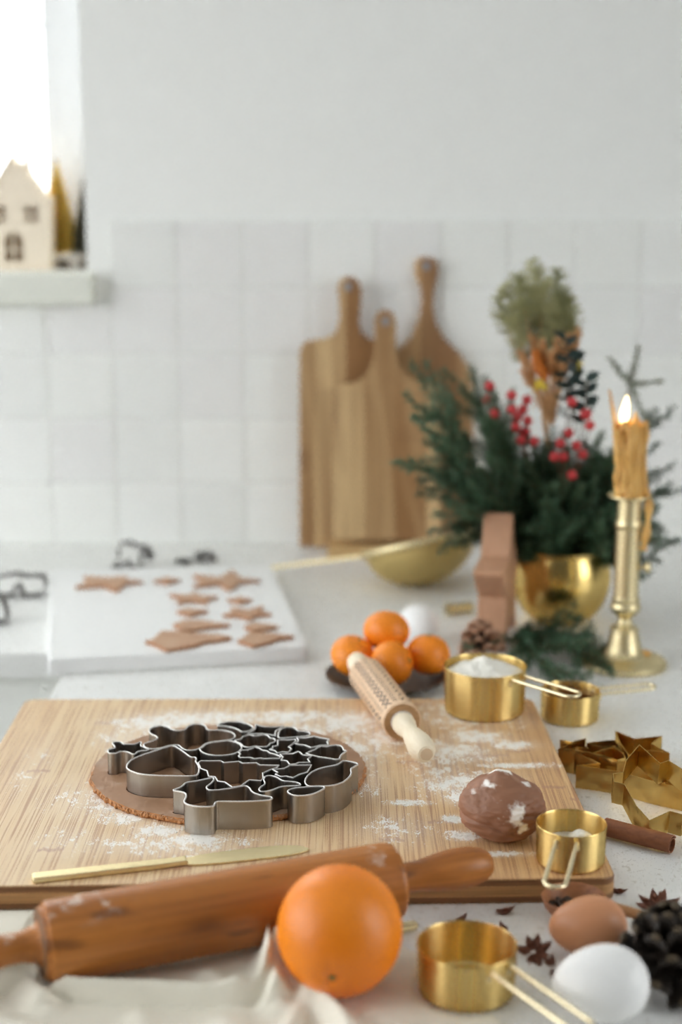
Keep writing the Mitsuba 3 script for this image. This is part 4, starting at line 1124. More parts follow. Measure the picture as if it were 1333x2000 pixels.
for i, (x, y, rz, s, lab) in enumerate(((988, 1776, 5, .95, 'single star anise pod in front of the bamboo board edge'), (902, 1792, 40, .72, 'bit of star anise behind the empty brass cup'), (984, 1808, 120, .62, 'bit of star anise right of the rim of the empty brass cup'),
                                        (1212, 1738, -30, .8, 'dark star anise tip behind the right corner of the bamboo board'), (734, 1852, 60, .45, 'tiny dark spice crumb at the right of the large orange'))):
    o = G(x, y, .0036 * s)
    M = T().translate(o.tolist()).rotate([0, 0, 1], rz).scale(s).translate([-.010, 0, .0006])
    key = 'anise_pod' + (f'_{i:03d}' if i else '')
    scene[key + '__husk'] = {**POD, 'to_world': M}
    scene[key + '__seed'] = {**SEED, 'to_world': M.translate([.0105, 0, -.0004])}
    tag(key, lab, 'star anise')

wc = np.array([.1785, 1.0870, 0.0])
prof = [(0, .001), (.008, .001), (.017, .006), (.0225, .013), (.0252, .0205), (.0246, .0215), (.0232, .0205), (.0200, .0125), (.0145, .0065), (.007, .0042), (0, .004)]
put('wooden_spoon__bowl', moved(lat(prof, 48), trimesh.transformations.translation_matrix(wc)), 'spoon_wood', smooth=40)
h0, h1 = wc + (.0235, -.006, .0165), G(1420, 1836, .012)
put('wooden_spoon__handle', tube([h0, h0 + (h1 - h0) * .3, h0 + (h1 - h0) * .7, h1], [.0042, .0040, .0040, .0044], 12), 'spoon_pale', smooth=40)
tag('wooden_spoon', 'round brown wooden spoon holding cloves, behind the brown egg', 'spoon')
cl = []
cv = cat([tube([(0, 0, 0), (.0005, 0, .007), (0, 0, .0125)], [.0008, .0011, .0017], 6), moved(ball(.0021, 1), trimesh.transformations.translation_matrix((0, 0, .0142)))])
CLOVE = mikit.ply(cv, 'mat_clove', smooth=40)
for i in range(14):
    a, r = rng.uniform(0, 6.28), .0135 * math.sqrt(rng.uniform(0, 1))
    key = 'clove' + (f'_{i:03d}' if i else '')
    scene[key] = {**CLOVE, 'to_world': T().translate([wc[0] + r * math.cos(a) - .004, wc[1] + r * math.sin(a), .0095 + .0045 * rng.uniform(0, 1)]).rotate([0, 0, 1], float(rng.uniform(0, 360))).rotate([0, 1, 0], float(rng.uniform(70, 105))).translate([0, 0, -.007])}
    tag(key, 'dark dried clove lying in the round wooden spoon', 'clove', 'cloves in the wooden spoon')

ba, bb = G(700, 1830, .004), G(826, 1803, .004)
bd = unit(bb - ba)
m = slab(chaikin(np.array([(0, -.0045), (.042, -.0050), (.0495, -.0042), (.0495, .0042), (.042, .0050), (0, .0045)]), 1), -.0022, .0022, .0015)
put('brass_spoon', moved(m, frame(ba + (0, 0, 0), (0, 0, 1), bd)), 'brass_satin', smooth=40)
tag('brass_spoon', 'end of a flat brass handle showing right of the large orange', 'spoon')

to = G(872, 1190, .0085)
put('brass_tube__barrel', moved(lat([(.0050, 0), (.0078, 0), (.0082, .0015), (.0078, .004), (.0068, .006), (.0068, .034), (.0045, .038), (0, .038)], 28), frame(to, (1, .35, .0))), 'brass_old', smooth=35)
put('brass_tube__opening', moved(lat([(0, .0004), (.0052, .0004), (.0052, .004), (0, .004)], 24), frame(to, (1, .35, .0))), 'wick', smooth=30)
tag('brass_tube', 'small brass tube with a dark open end lying left of the wooden star', 'tube')

# ------------------------------------------------------------------ pine cones
def scale_mesh():
    t = np.linspace(0, 1, 6)
    V, F = [], []
    for i, x in enumerate(t):
        w = (.0022 + .0046 * x) * (1.0 if x < .85 else .78)
        up = .0055 * x ** 2 - .001 * x
        th = .0012 + .0018 * x
        for s in (-1, -.5, 0, .5, 1):
            V.append((.0145 * x, w * s, up - .0016 * abs(s) ** 2 + th / 2))
        for s in (1, .5, 0, -.5, -1):
            V.append((.0145 * x, w * s, up - .0016 * abs(s) ** 2 - th / 2))
    for i in range(5):
        for j in range(10):
            k = (j + 1) % 10
            F += [(i * 10 + j, (i + 1) * 10 + j, (i + 1) * 10 + k), (i * 10 + j, (i + 1) * 10 + k, i * 10 + k)]
    b = 50
    F += [(b, b + 1, b + 8), (b, b + 8, b + 9), (b + 1, b + 2, b + 7), (b + 1, b + 7, b + 8), (b + 2, b + 3, b + 6), (b + 2, b + 6, b + 7), (b + 3, b + 4, b + 5), (b + 3, b + 5, b + 6)]
    return tm(V, F)
SC = scale_mesh()
def pinecone(key, o, axis, size, n, mat, lab, tipmat=None, big=1.0):
    fm = frame(o, axis)
    core = lat([(0, -.010), (.009, -.008), (.0125, 0), (.0105, .012), (.006, .022), (0, .027)], 16)
    core.vertices *= size
    put(key + '__core', moved(core, fm), 'cone_core', smooth=True)
    d = mikit.ply(SC, 'mat_' + mat, smooth=50)
    tip = ball(1, 1)
    tip.vertices = tip.vertices * (.0016, .0028, .0016)
    dt = mikit.ply(tip, 'mat_' + (tipmat or mat), smooth=True)
    for i in range(n):
        u = i / (n - 1)
        z = -.009 + .031 * u
        r = .0105 * (1 - .75 * u ** 1.5)
        el = -18 + 80 * u ** 1.2
        M = T(fm.tolist()).scale(size).rotate([0, 0, 1], i * 137.508).translate([r * .8, 0, z]).rotate([0, 1, 0], -el).scale([big * (1.05 - .35 * u), big * (1 - .3 * u), big * (1 - .2 * u)])
        kk = key + '__scale' + (f'_{i:03d}' if i else '')
        scene[kk] = {**d, 'to_world': M}
        if tipmat:
            scene[kk + '__tip'] = {**dt, 'to_world': M.translate([.0142, 0, .0052])}
    tag(key, lab, 'pine cone')
pinecone('pine_cone', (.2300, .9850, .0245), (-.1, -.25, 1), 1.12, 30, 'cone_dark', 'dark open pine cone at the right edge behind the white egg', 'cone_tip', 1.65)
pc2 = G(940, 1252, .024)
pinecone('pine_cone_001', (pc2[0], pc2[1], .0235), (-.15, -.45, .9), .95, 26, 'cone_brown', 'small pale-tipped pine cone in front of the wooden star', 'cone_pale', 1.25)
ps = G(902, 1274, .004)
scene['cone_scale'] = {**mikit.ply(SC, 'mat_cone_brown', smooth=50), 'to_world': T().translate([ps[0], ps[1], .0045]).rotate([0, 0, 1], 60).rotate([0, 1, 0], -20).scale(.9).translate([-.007, 0, 0])}
tag('cone_scale', 'loose brown cone scale left of the small pine cone', 'cone scale')

# ------------------------------------------------------------------ wooden star standing beside the brass bowl
sa = np.arange(10)
sr = np.where(sa % 2, .0425, .0965)
sang = math.pi / 2 + sa * math.pi / 5
so_ = np.stack([sr * np.cos(sang), sr * np.sin(sang)], 1)
sq = sg.Polygon(so_).intersection(sg.box(-.0865, -.1, .0865, .0835)).buffer(-.002).buffer(.002)
m = slab(np.array(sq.exterior.coords)[:-1], -.0178, .0178, .0012, 2)
sx, sz_ = np.array([-.235, -.972, 0]), np.array([0, 0, 1.0])
fmS = np.eye(4)
fmS[:3, 0], fmS[:3, 1] = sx, sz_
fmS[:3, 2] = np.cross(sx, sz_)
mm = moved(m, fmS)
mm.apply_translation((W(972, 1150, 1.84)[0], 1.842, .0005 - mm.vertices[:, 2].min()))
put('wooden_star', mm, 'star_wood', smooth=30)
tag('wooden_star', 'thick reddish wooden star standing on edge left of the brass bowl', 'star ornament')

# ------------------------------------------------------------------ brass bowl and its greenery
bc = np.array([.2835, 1.918, 0])
prof = [(0, .0006), (.022, .0004), (.034, .004), (.049, .0165), (.059, .034), (.0635, .053), (.0635, .066), (.0605, .084), (.0572, .0955), (.0580, .0985), (.0588, .1005), (.0575, .1015), (.0560, .0985), (.0588, .084), (.0618, .066), (.0618, .053), (.057, .034), (.047, .018), (.032, .006), (0, .003)]
pp = chaikin(np.array(prof), 2, closed=False)
put('brass_bowl', moved(lat(pp, 96), trimesh.transformations.translation_matrix(bc)), 'brass_polished', smooth=40)
tag('brass_bowl', 'round polished brass bowl holding the fir and berry arrangement', 'bowl')

def needles_along(path, length, step, per, rngg, fwd=.75, wid=.00065, flat=0.0):
    """Needles as slim three-sided spikes along a twig."""
    p = np.asarray(path)
    d = np.r_[0, np.cumsum(np.linalg.norm(np.diff(p, axis=0), axis=1))]
    n = max(2, int(d[-1] / step)) * per
    s = rngg.uniform(0, d[-1], n)
    o = np.stack([np.interp(s, d, p[:, k]) for k in range(3)], 1)
    t = np.gradient(p, axis=0)
    t = np.stack([np.interp(s, d, t[:, k]) for k in range(3)], 1)
    t /= np.linalg.norm(t, axis=1, keepdims=True)
    r = rngg.normal(size=(n, 3))
    r[:, 2] *= 1 - flat
    r -= t * np.sum(r * t, 1, keepdims=True)
    r /= np.linalg.norm(r, axis=1, keepdims=True) + 1e-9
    a = fwd * rngg.uniform(.7, 1.3, (n, 1))
    dirn = r + t * a
    dirn /= np.linalg.norm(dirn, axis=1, keepdims=True)
    Ln = length * rngg.uniform(.75, 1.15, (n, 1)) * np.clip(1.15 - .55 * (s / d[-1])[:, None] ** 3, .4, 1.1)
    x = np.cross(dirn, t)
    x /= np.linalg.norm(x, axis=1, keepdims=True) + 1e-9
    y = np.cross(dirn, x)
    V = np.stack([o + x * wid, o + (-.5 * x + .87 * y) * wid, o + (-.5 * x - .87 * y) * wid, o + dirn * Ln * .7 + x * wid * .9, o + dirn * Ln * .7 + (-.5 * x + .87 * y) * wid * .9, o + dirn * Ln * .7 + (-.5 * x - .87 * y) * wid * .9, o + dirn * Ln], 1)
    base = np.arange(n)[:, None, None] * 7
    f = np.array([(0, 1, 4), (0, 4, 3), (1, 2, 5), (1, 5, 4), (2, 0, 3), (2, 3, 5), (3, 4, 6), (4, 5, 6), (5, 3, 6)])
    return V.reshape(-1, 3), (base + f[None]).reshape(-1, 3)

def bez(a, b, c, n=12):
    t = np.linspace(0, 1, n)[:, None]
    return (1 - t) ** 2 * a + 2 * t * (1 - t) * b + t ** 2 * c

def join(parts):
    V, F, k = [], [], 0
    for v, f in parts:
        V.append(v)
        F.append(f + k)
        k += len(v)
    return tm(np.vstack(V), np.vstack(F))

def fir(key, a, mid, c, lab, seed, mat='fir_0', shoots=7, needle=.0135, spread=.42, sl=.5, group=None, fan=True, bare=.25):
    rg = np.random.default_rng(seed)
    a, mid, c = (np.asarray(x, float) for x in (a, mid, c))
    path = bez(a, mid, c)
    L = np.linalg.norm(np.diff(path, axis=0), axis=1).sum()
    stems = [tube(path, np.linspace(.0017, .0007, len(path)), 5)]
    parts = [needles_along(path[int(bare * 12):], needle, .0016, 2, rg)]
    plane = unit(rg.normal(size=3) * (1, .35, 1))
    for i in range(shoots):
        u = bare + (1 - bare) * (i + .4) / shoots * .92
        o = np.array([np.interp(u, np.linspace(0, 1, 12), path[:, k]) for k in range(3)])
        t = unit(path[min(11, int(u * 11) + 1)] - path[int(u * 11)])
        s = unit(np.cross(t, plane)) * (1 if i % 2 else -1)
        dd = unit(t * .8 + s * (.75 + .2 * rg.normal()) + .2 * rg.normal(size=3))
        l = L * sl * (1 - .62 * u) * rg.uniform(.8, 1.15)
        q = bez(o, o + dd * l * .55, o + dd * l + t * l * .18 + (0, 0, .004), 6)
        stems.append(tube(q, np.linspace(.0010, .0006, 6), 4))
        parts.append(needles_along(q, needle * .92, .0016, 2, rg))
    put(key + '__stem', cat(stems), 'bark')
    put(key + '__needles', join(parts), mat)
    tag(key + '__needles', kind='stuff')
    tag(key, lab, None if '__' in key else 'fir branch', group)

top = bc + (0, 0, .10)
rgf = np.random.default_rng(7)
fi = 0
def fkey():
    global fi
    k = 'fir_bouquet__branch' + (f'_{fi:03d}' if fi else '')
    fi += 1
    return k
# branches that stand apart, each with its own place: pixel of the tip, distance, pixel of a point on the way
APART = [
    ((846, 795), 1.83, (900, 880), 'fir branch reaching far left in front of the right wooden paddle board, highest of those', 'fir_1'),
    ((852, 880), 1.80, (930, 930), 'fir branch reaching left over the shortest wooden board', 'fir_1'),
    ((868, 945), 1.82, (960, 950), 'fir branch bending left below the others towards the brass sieve', 'fir_0'),
    ((880, 1022), 1.86, (980, 1010), 'lowest fir branch on the left, hanging towards the sieve rim', 'fir_0'),
    ((965, 830), 1.85, (1000, 900), 'fir branch rising under the left berry cluster', 'fir_1'),
    ((1290, 815), 1.97, (1220, 890), 'fir branch rising to the right behind the burning candle', 'fir_0'),
    ((1312, 962), 1.95, (1230, 960), 'fir branch sticking out to the right at the height of the candle pan', 'fir_0'),
    ((1285, 920), 1.98, (1210, 950), 'fir branch just above the one that sticks out behind the candle pan', 'fir_0'),
    ((925, 770), 1.93, (985, 870), 'thin pale fir twig pointing up left beside the paddle board', 'fir_1'),
]
for (tip, Y, via, lab, mat) in APART:
    fir(fkey(), top + (rgf.normal() * .018, rgf.normal() * .015, -.045), W(*via, (Y + 1.918) / 2), W(*tip, Y), lab, 100 + fi, mat, shoots=12 if tip[0] < 1200 else 7, sl=.5 if tip[0] < 1200 else .36, needle=.0135 if tip[0] < 1200 else .011)
for i in range(74):
    a = rgf.uniform(0, 2 * np.pi) if i % 3 else rgf.uniform(-np.pi, 0)
    e = math.radians(rgf.uniform(-10, 32) if i % 2 else rgf.uniform(18, 85))
    Ln = rgf.uniform(.075, .122)
    d = np.array([math.cos(a) * math.cos(e), math.sin(a) * math.cos(e), math.sin(e)])
    if d[0] < -.3 and d[1] < 0.3 and d[2] < .7:
        Ln *= .62                          # the wooden star stands here
    tip = top + d * Ln * (1.15, .95, .98)
    tip[2] = max(tip[2], .094)
    fir(fkey(), top + np.array([math.cos(a) * .022, math.sin(a) * .022, -.040]), top + (0, 0, .022) + d * Ln * (.45, .45, .6), tip, None, 200 + i, 'fir_0' if i % 3 else 'fir_1', shoots=9, sl=.6, bare=.2)
# the tall thin twig above the candle: its shoots spread like a star
hub = W(1231, 752, 1.98)
rg = np.random.default_rng(71)
stems, parts = [tube(bez(top + (.02, .02, -.04), W(1215, 880, 1.97), hub), .0013, 6)], []
parts.append(needles_along(bez(W(1219, 850, 1.975), W(1226, 800, 1.98), hub, 6), .010, .003, 2, rg))
for tip in ((1190, 700), (1249, 678), (1294, 745), (1264, 826), (1240, 720)):
    q = bez(hub, (hub + W(*tip, 1.975)) / 2 + (0, 0, .002), W(*tip, 1.97), 7)
    stems.append(tube(q, .0008, 5))
    if tip != (1240, 720):
        parts.append(needles_along(q, .0085, .0014, 2, rg, fwd=1.1))
k = fkey()
put(k + '__stem', cat(stems), 'bark')
put(k + '__needles', join(parts), 'fir_pale')
tag(k + '__needles', kind='stuff')
tag(k, 'tall fir twig with star-like shoots right above the candle flame')
tag('fir_bouquet', 'dense dark green bunch of fir branches filling the brass bowl', 'fir bouquet')
# fir lying on the worktop between bowl and candlestick
for j, (a, mid, c, lab) in enumerate((((1010, 1235), (1090, 1250), (1195, 1300), 'fir branch lying on the worktop towards the candlestick foot'), ((1005, 1245), (1050, 1280), (1100, 1335), 'fir branch lying on the worktop behind the flour cup'),
                                      ((1015, 1230), (1080, 1235), (1160, 1240), 'fir branch lying on the worktop right under the brass bowl'))):
    P0 = [G(*q, z) for q, z in zip((a, mid, c), (.012, .022, .012))]
    fir('fir_branch' + (f'_{j:03d}' if j else ''), P0[0], P0[1], P0[2], lab, 300 + j, 'fir_1' if j == 1 else 'fir_0', shoots=9, sl=.55, bare=.0)

# berries on their sprigs
BER = [('red berry sprig leaning left, three berries apart from the rest', [(957, 754), (952, 781), (966, 808)], (1010, 830), 1.86),
       ('red berry sprig with the densest cluster, in the middle of the greenery', [(1000, 772), (1030, 781), (1001, 800), (1011, 814), (1031, 822), (1008, 834), (1027, 842), (1018, 859), (1044, 862), (1022, 800)], (1024, 900), 1.85),
       ('red berry sprig at the right with berries beside the dark leaves', [(1118, 785), (1145, 809), (1153, 831), (1112, 846), (1139, 887)], (1130, 920), 1.84),
       ('red berry sprig low in the greenery, right of the densest cluster', [(1095, 866), (1127, 870), (1084, 892), (1101, 892), (1118, 928)], (1100, 960), 1.83)]
bb_ = mikit.ply(ball(1, 2), 'mat_berry', smooth=True)
for i, (lab, pts, root, Y) in enumerate(BER):
    key = 'berry_sprig' + (f'_{i:03d}' if i else '')
    rt = W(*root, Y + .03)
    st2 = [tube(bez(top + (0, 0, -.03), (top + rt) / 2, rt), .0011, 5)]
    for j, q in enumerate(pts):
        c = W(*q, Y + .012 * math.sin(j * 2.3))
        r = .0062 if (i, j) != (2, 1) else .0074
        scene[key + '__berry' + (f'_{j:03d}' if j else '')] = {**bb_, 'to_world': T().translate(c.tolist()).scale(r)}
        st2.append(tube(bez(rt, (rt + c) / 2 + (.004, 0, -.004), c, 6), .0007, 4))
    put(key + '__stem', cat(st2), 'bark')
    tag(key, lab, 'berry sprig')

# dried grass plumes, straw, dried orange, leaves
rg = np.random.default_rng(21)
gb = W(1062, 800, 1.93)
PL = [(1040, 508), (1010, 535), (985, 556), (975, 580), (1066, 545), (1090, 525), (1112, 570), (1122, 600), (1018, 590), (1045, 560), (1076, 590), (1098, 610), (1003, 620), (1050, 630), (1085, 645), (1030, 650), (1060, 600), (1104, 560), (1027, 552), (1010, 660), (1112, 630), (1066, 660)]
stems = []
for i, q in enumerate(PL):
    tip = W(*q, 1.89 + .07 * rg.uniform(0, 1))
    base_p = gb + (rg.normal() * .008, rg.normal() * .006, 0)
    path = bez(base_p, (base_p * .45 + tip * .55) + (rg.normal() * .006, 0, 0), tip, 12)
    stems.append(tube(path[:9], .0007, 4))
    v, f = needles_along(path[7:], .019, .00042, 1, rg, fwd=.45, wid=.0007)
    k = 'dried_grass__plume' + (f'_{i:03d}' if i else '')
    put(k, tm(v, f), 'grass_dry' if i % 2 else 'grass_dry_light')
put('dried_grass__stems', cat(stems + [tube(bez(gb, (gb + top) / 2, top + (0, 0, -.03), 8), .0035, 7)]), 'straw')
tag('dried_grass', 'tall bunch of olive dried grass plumes standing above the greenery', 'dried grass')
ST = [((1130, 648), 1.90), ((1112, 660), 1.88), ((1092, 668), 1.885), ((1060, 672), 1.88), ((1040, 660), 1.90), ((1018, 690), 1.92), ((1024, 728), 1.9), ((1078, 690), 1.87), ((1100, 715), 1.87)]
for i, (q, Y) in enumerate(ST):
    tip = W(*q, Y)
    base_p = W(1078, 830, 1.90)
    path = bez(base_p, base_p * .5 + tip * .5 + (0, 0, .012), tip, 14)
    v, f = needles_along(path[7:], .016, .0011, 2, rg, fwd=2.2, wid=.0011)
    k = 'dried_stalk' + (f'_{i:03d}' if i else '')
    put(k + '__ear', tm(v, f), 'straw')
    put(k + '__stem', tube(path, np.linspace(.0022, .0012, 14), 6), 'straw', smooth=50)
    tag(k, 'peach straw-coloured dried stalk below the grass plumes', 'dried stalk', 'dried stalks above the berries')
put('dried_orange_slice__flesh', moved(lat([(0, -.0012), (.0175, -.0012), (.0185, 0), (.0175, .0012), (0, .0012)], 30), frame(W(1056, 712, 1.872), (.75, -.45, .35), (0, 0, 1))), 'dry_orange', smooth=30)
put('dried_orange_slice__rind', moved(tube(circle(0, 0, .0185) @ np.eye(2, 3), .0016, 6, closed=True), frame(W(1056, 712, 1.872), (.75, -.45, .35), (0, 0, 1))), 'dry_orange', smooth=50)
tag('dried_orange_slice', 'dried orange slice tucked among the straw-coloured stalks', 'orange slice')
for i, (q, lab) in enumerate((((1057, 752), 'yellow dried flower below the orange slice'), ((1129, 712), 'yellow dried flower at the right of the straw-coloured stalks'))):
    c = W(*q, 1.885)
    pts = [tube(bez(c, c + unit(rg.normal(size=3)) * .005, c + unit(rg.normal(size=3)) * .0095, 4), [.0012, .0022, .002, .0006], 5) for _ in range(16)]
    k = 'dried_flower' + (f'_{i:03d}' if i else '')
    put(k + '__petals', cat(pts), 'dry_yellow', smooth=50)
    put(k + '__stem', tube(bez(c, (c + W(1080, 830, 1.9)) / 2, W(1080, 830, 1.9), 6), .0008, 4), 'straw')
    tag(k, lab, 'dried flower')
def leaf_mesh(l, w):
    V, F = [], []
    for i, t in enumerate(np.linspace(0, 1, 6)):
        ww = w * math.sin(math.pi * min(1, t * .93 + .05)) ** .8
        for s in (-1, 0, 1):
            V.append((l * t, ww * s, .0012 * abs(s) - .004 * t * t))
    for i in range(5):
        for j in range(2):
            a_ = i * 3 + j
            F += [(a_, a_ + 3, a_ + 4), (a_, a_ + 4, a_ + 1)]
    return tm(V, F)
LEAF = mikit.ply(leaf_mesh(.0185, .0072), 'mat_leaf_dark', smooth=50)
for i, (tipq, rootq, Y, n, lab) in enumerate((((1106, 660), (1106, 850), 1.862, 13, 'dark leafy sprig standing in front of the straw stalks'), ((1146, 742), (1135, 850), 1.858, 8, 'dark leafy sprig with two spread leaves at its tip, above the right berries'), ((1122, 705), (1112, 850), 1.872, 8, 'dark leafy sprig between the two others, left of the yellow flower'))):
    tip, root = W(*tipq, Y), W(*rootq, Y + .02)
    path = bez(root, (root + tip) / 2 + (.004, 0, 0), tip, 12)
    k = 'leafy_sprig' + (f'_{i:03d}' if i else '')
    put(k + '__stem', tube(np.vstack([top + (0, 0, -.03), path]), .0009, 5), 'bark', smooth=50)
    for j in range(n):
        u = .22 + .76 * j / (n - 1)
        o = [float(np.interp(u, np.linspace(0, 1, 12), path[:, q])) for q in range(3)]
        scene[k + '__leaf' + (f'_{j:03d}' if j else '')] = {**LEAF, 'to_world': T().translate(o).rotate([0, 0, 1], float(rg.normal(0, 25)) + (0 if j % 2 else 180)).rotate([0, 1, 0], float(rg.uniform(-60, -20))).rotate([1, 0, 0], float(rg.uniform(20, 80)))}
    tag(k, lab, 'leafy sprig')

# ------------------------------------------------------------------ candlestick and candle
cb_ = np.array([W(1218, 1290, 1.734)[0], 1.7340, 0.0])
prof = [(0, .0005), (.0492, .0004), (.0508, .0020), (.0510, .0042), (.0490, .0068), (.0440, .0082), (.0420, .0098), (.0390, .0104), (.0330, .0112), (.0290, .0125), (.0250, .0150), (.0215, .0200), (.0190, .0280), (.0172, .0360), (.0160, .0415), (.0166, .0430), (.0162, .0450), (.0115, .0480), (.0078, .0530), (.0070, .0565), (.0095, .0600), (.0140, .0635), (.0172, .0675), (.0180, .0715), (.0168, .0745), (.0156, .0765), (.0164, .0785), (.0166, .0810), (.0152, .0825),
        (.0145, .084), (.0140, .164), (.0146, .1655), (.0160, .168), (.0160, .1715), (.0146, .1740), (.0140, .1755), (.0136, .199), (.0150, .2005), (.0240, .2015), (.0252, .2030), (.0250, .2045), (.0232, .2042), (.0170, .2035), (0, .2035)]
put('candlestick__body', moved(lat(prof, 64), trimesh.transformations.translation_matrix(cb_)), 'brass_old', smooth=32)
kn = cb_ + (.0132, -.003, .1185)
put('candlestick__knob', moved(lat([(0, 0), (.0022, 0), (.0022, .006), (.0038, .0072), (.0062, .0085), (.0070, .0105), (.0062, .0125), (.0040, .0140), (0, .0145)], 20), frame(kn, (1, -.25, .1))), 'brass_old', smooth=45)
tag('candlestick', 'tall brass candlestick with a side knob, at the right of the brass bowl', 'candlestick')
z0 = .2036
cm_, n_a, n_z = [], 72, 34
th = np.linspace(0, 2 * np.pi, n_a, endpoint=False)
V, F = [], []
rib = .0040 * np.abs(np.sin(th * 4.5 + .4)) ** .7 - .0012 + .0012 * np.sin(th * 3 + 1)
for i in range(n_z):
    u = i / (n_z - 1)
    jag = .0075 * (meshkit.noise(np.stack([np.cos(th) * 2.4, np.sin(th) * 2.4, th * 0], -1), 9) - .3) + .002 * np.sin(th * 7)
    z = z0 + (.0835 + jag * u ** 3) * u
    r = .0146 + rib * (1 + .5 * np.sin(u * 9 + th * 2)) + .0013 * (meshkit.noise(np.stack([np.cos(th) * 4, np.sin(th) * 4, th * 0 + u * 9], -1), 4) - .5) + .0012 * (1 - u)
    V.append(np.stack([cb_[0] + r * np.cos(th), cb_[1] + r * np.sin(th), z + 0 * th], 1))
V.append(np.stack([cb_[0] + .0105 * np.cos(th), cb_[1] + .0105 * np.sin(th), V[-1][:, 2] - .0015], 1))
V.append(np.stack([cb_[0] + .006 * np.cos(th), cb_[1] + .006 * np.sin(th), 0 * th + z0 + .075], 1))
for i in range(len(V) - 1):
    for j in range(n_a):
        k = (j + 1) % n_a
        F += [(i * n_a + j, i * n_a + k, (i + 1) * n_a + k), (i * n_a + j, (i + 1) * n_a + k, (i + 1) * n_a + j)]
nvv = n_a * len(V)
V = np.vstack(V + [[[cb_[0], cb_[1], z0 + .0735]], [[cb_[0], cb_[1], z0]]])
for j in range(n_a):
    F += [(nvv - n_a + j, nvv - n_a + (j + 1) % n_a, nvv), ((j + 1) % n_a, j, nvv + 1)]
put('candle__wax', tm(V, F), 'wax', smooth=50)
def px(x, y, dy=0.0): return W(x, y, cb_[1] + dy)
put('candle__spike', tube(chaikin(np.array([px(1206, 905, -.002), px(1203, 850), px(1200, 815), px(1195, 785), px(1191, 760)]), 2, False), np.linspace(.0036, .0008, len(chaikin(np.zeros((5, 3)), 2, False))), 9), 'wax', smooth=60)
put('candle__spike_001', tube(chaikin(np.array([px(1238, 880, -.004), px(1240, 840, -.004), px(1243, 805, -.004)]), 2, False), np.linspace(.0040, .0012, len(chaikin(np.zeros((3, 3)), 2, False))), 9), 'wax', smooth=60)
dr_ = chaikin(np.array([px(1247, 860, -.002), px(1255, 880, -.002), px(1254, 915, -.003), px(1250, 945, -.004), px(1258, 955, -.006), px(1268, 968, -.008), px(1269, 1000, -.009), px(1264, 1040, -.009), px(1258, 1074, -.009)]), 2, False)
put('candle__drip', tube(dr_, .0042 + .0013 * np.sin(np.arange(len(dr_)) * 1.1), 10), 'wax', smooth=60)
for i, (x0, x1, y0, y1) in enumerate(((1206, 1204, 840, 950), (1217, 1219, 850, 962), (1231, 1229, 845, 958), (1243, 1240, 842, 950))):
    q = chaikin(np.array([px(x0, y0, -.013), px((x0 + x1) / 2 + 2, (y0 + y1) / 2, -.0160), px(x1, y1, -.0150)]), 2, False)
    put(f'candle__drip_{i + 1:03d}', tube(q, .0030 + .0013 * np.sin(np.arange(len(q)) * 1.7 + i), 8), 'wax', smooth=60)
put('candle__wick', tube([px(1219, 832), px(1220, 815), px(1222, 806)], .0007, 6), 'wick')
fz = px(1218, 828)
fl = lat([(0, 0), (.0028, .002), (.0048, .0065), (.0054, .011), (.0046, .018), (.0030, .025), (.0014, .030), (0, .033)], 24)
fl.vertices = fl.vertices + np.c_[.10 * fl.vertices[:, 2], 0 * fl.vertices[:, 2], 0 * fl.vertices[:, 2]] + fz
scene['candle__flame'] = mikit.ply(fl, {'type': 'diffuse', 'reflectance': rgb(0, 0, 0)}, smooth=True, emitter={'type': 'area', 'radiance': rgb(.60, .40, .17)})
tag('candle__flame', 'small bright candle flame')
tag('candle', 'short ribbed amber beeswax candle, burning and dripping, in the brass candlestick', 'candle')
for i, (x, y, s) in enumerate(((1262, 1272, 1.0), (1252, 1278, .8), (1272, 1282, .7))):
    c = W(x, y, 1.730)
    m = ball(1, 2)
    m.vertices = m.vertices * (.0062 * s, .0055 * s, .0042 * s) * (1 + .35 * (meshkit.noise(m.vertices * 3, i)[:, None] - .5)) + (c[0] - .004, 1.730, .0155)
    k = 'wax_drop' + (f'_{i:03d}' if i else '')
    put(k, m, 'wax', smooth=True)
    tag(k, ('lump of wax dripped onto the candlestick foot, largest of three', 'lump of wax on the candlestick foot, left of the largest', 'lump of wax on the candlestick foot, right of the largest')[i], 'wax')

# ------------------------------------------------------------------ ornaments on the window sill
YH = 2.395
def HP(x, y): return W(x, y, YH)[[0, 2]]
zs = SILL + .0006
hc = HP(29, 500)[0]
hw = HP(97, 500)[0] - hc
roof_r = [HP(*q) for q in ((97, 388), (86, 384), (72, 362), (60, 346), (53, 334), (44, 319), (31, 319), (21, 304))]
roof_l = [HP(*q) for q in ((21, 304), (8, 325), (-5, 347), (-22, 372), (-38, 390))]
body2 = sg.Polygon([(hc + hw, zs)] + [tuple(q) for q in roof_r] + [tuple(q) for q in roof_l[1:]] + [(roof_l[-1][0], zs)])
hl = roof_l[-1][0]
def winhole(cx, cy, w, h_, arch=False):
    a0 = HP(cx - w / 2, cy + h_ / 2)
    a1 = HP(cx + w / 2, cy - h_ / 2)
    b = sg.box(a0[0], a0[1], a1[0], a1[1])
    if arch:
        b = b.union(sg.Point((a0[0] + a1[0]) / 2, a1[1]).buffer((a1[0] - a0[0]) / 2))
    return b
wins = [winhole(61, 418, 26, 32), winhole(-3, 418, 26, 32), winhole(27, 492, 36, 38, True)]
bars = []
for w_ in wins:
    x0, y0, x1, y1 = w_.bounds
    bars += [sg.box((x0 + x1) / 2 - .0012, y0, (x0 + x1) / 2 + .0012, y1), sg.box(x0, y0 + (y1 - y0) * .4 - .0012, x1, y0 + (y1 - y0) * .4 + .0012)]
face = body2.difference(so.unary_union(wins)).union(so.unary_union(bars).intersection(so.unary_union(wins)))
put('wooden_house__front_wall', wall_xz(face, YH, .004), 'house_wood')
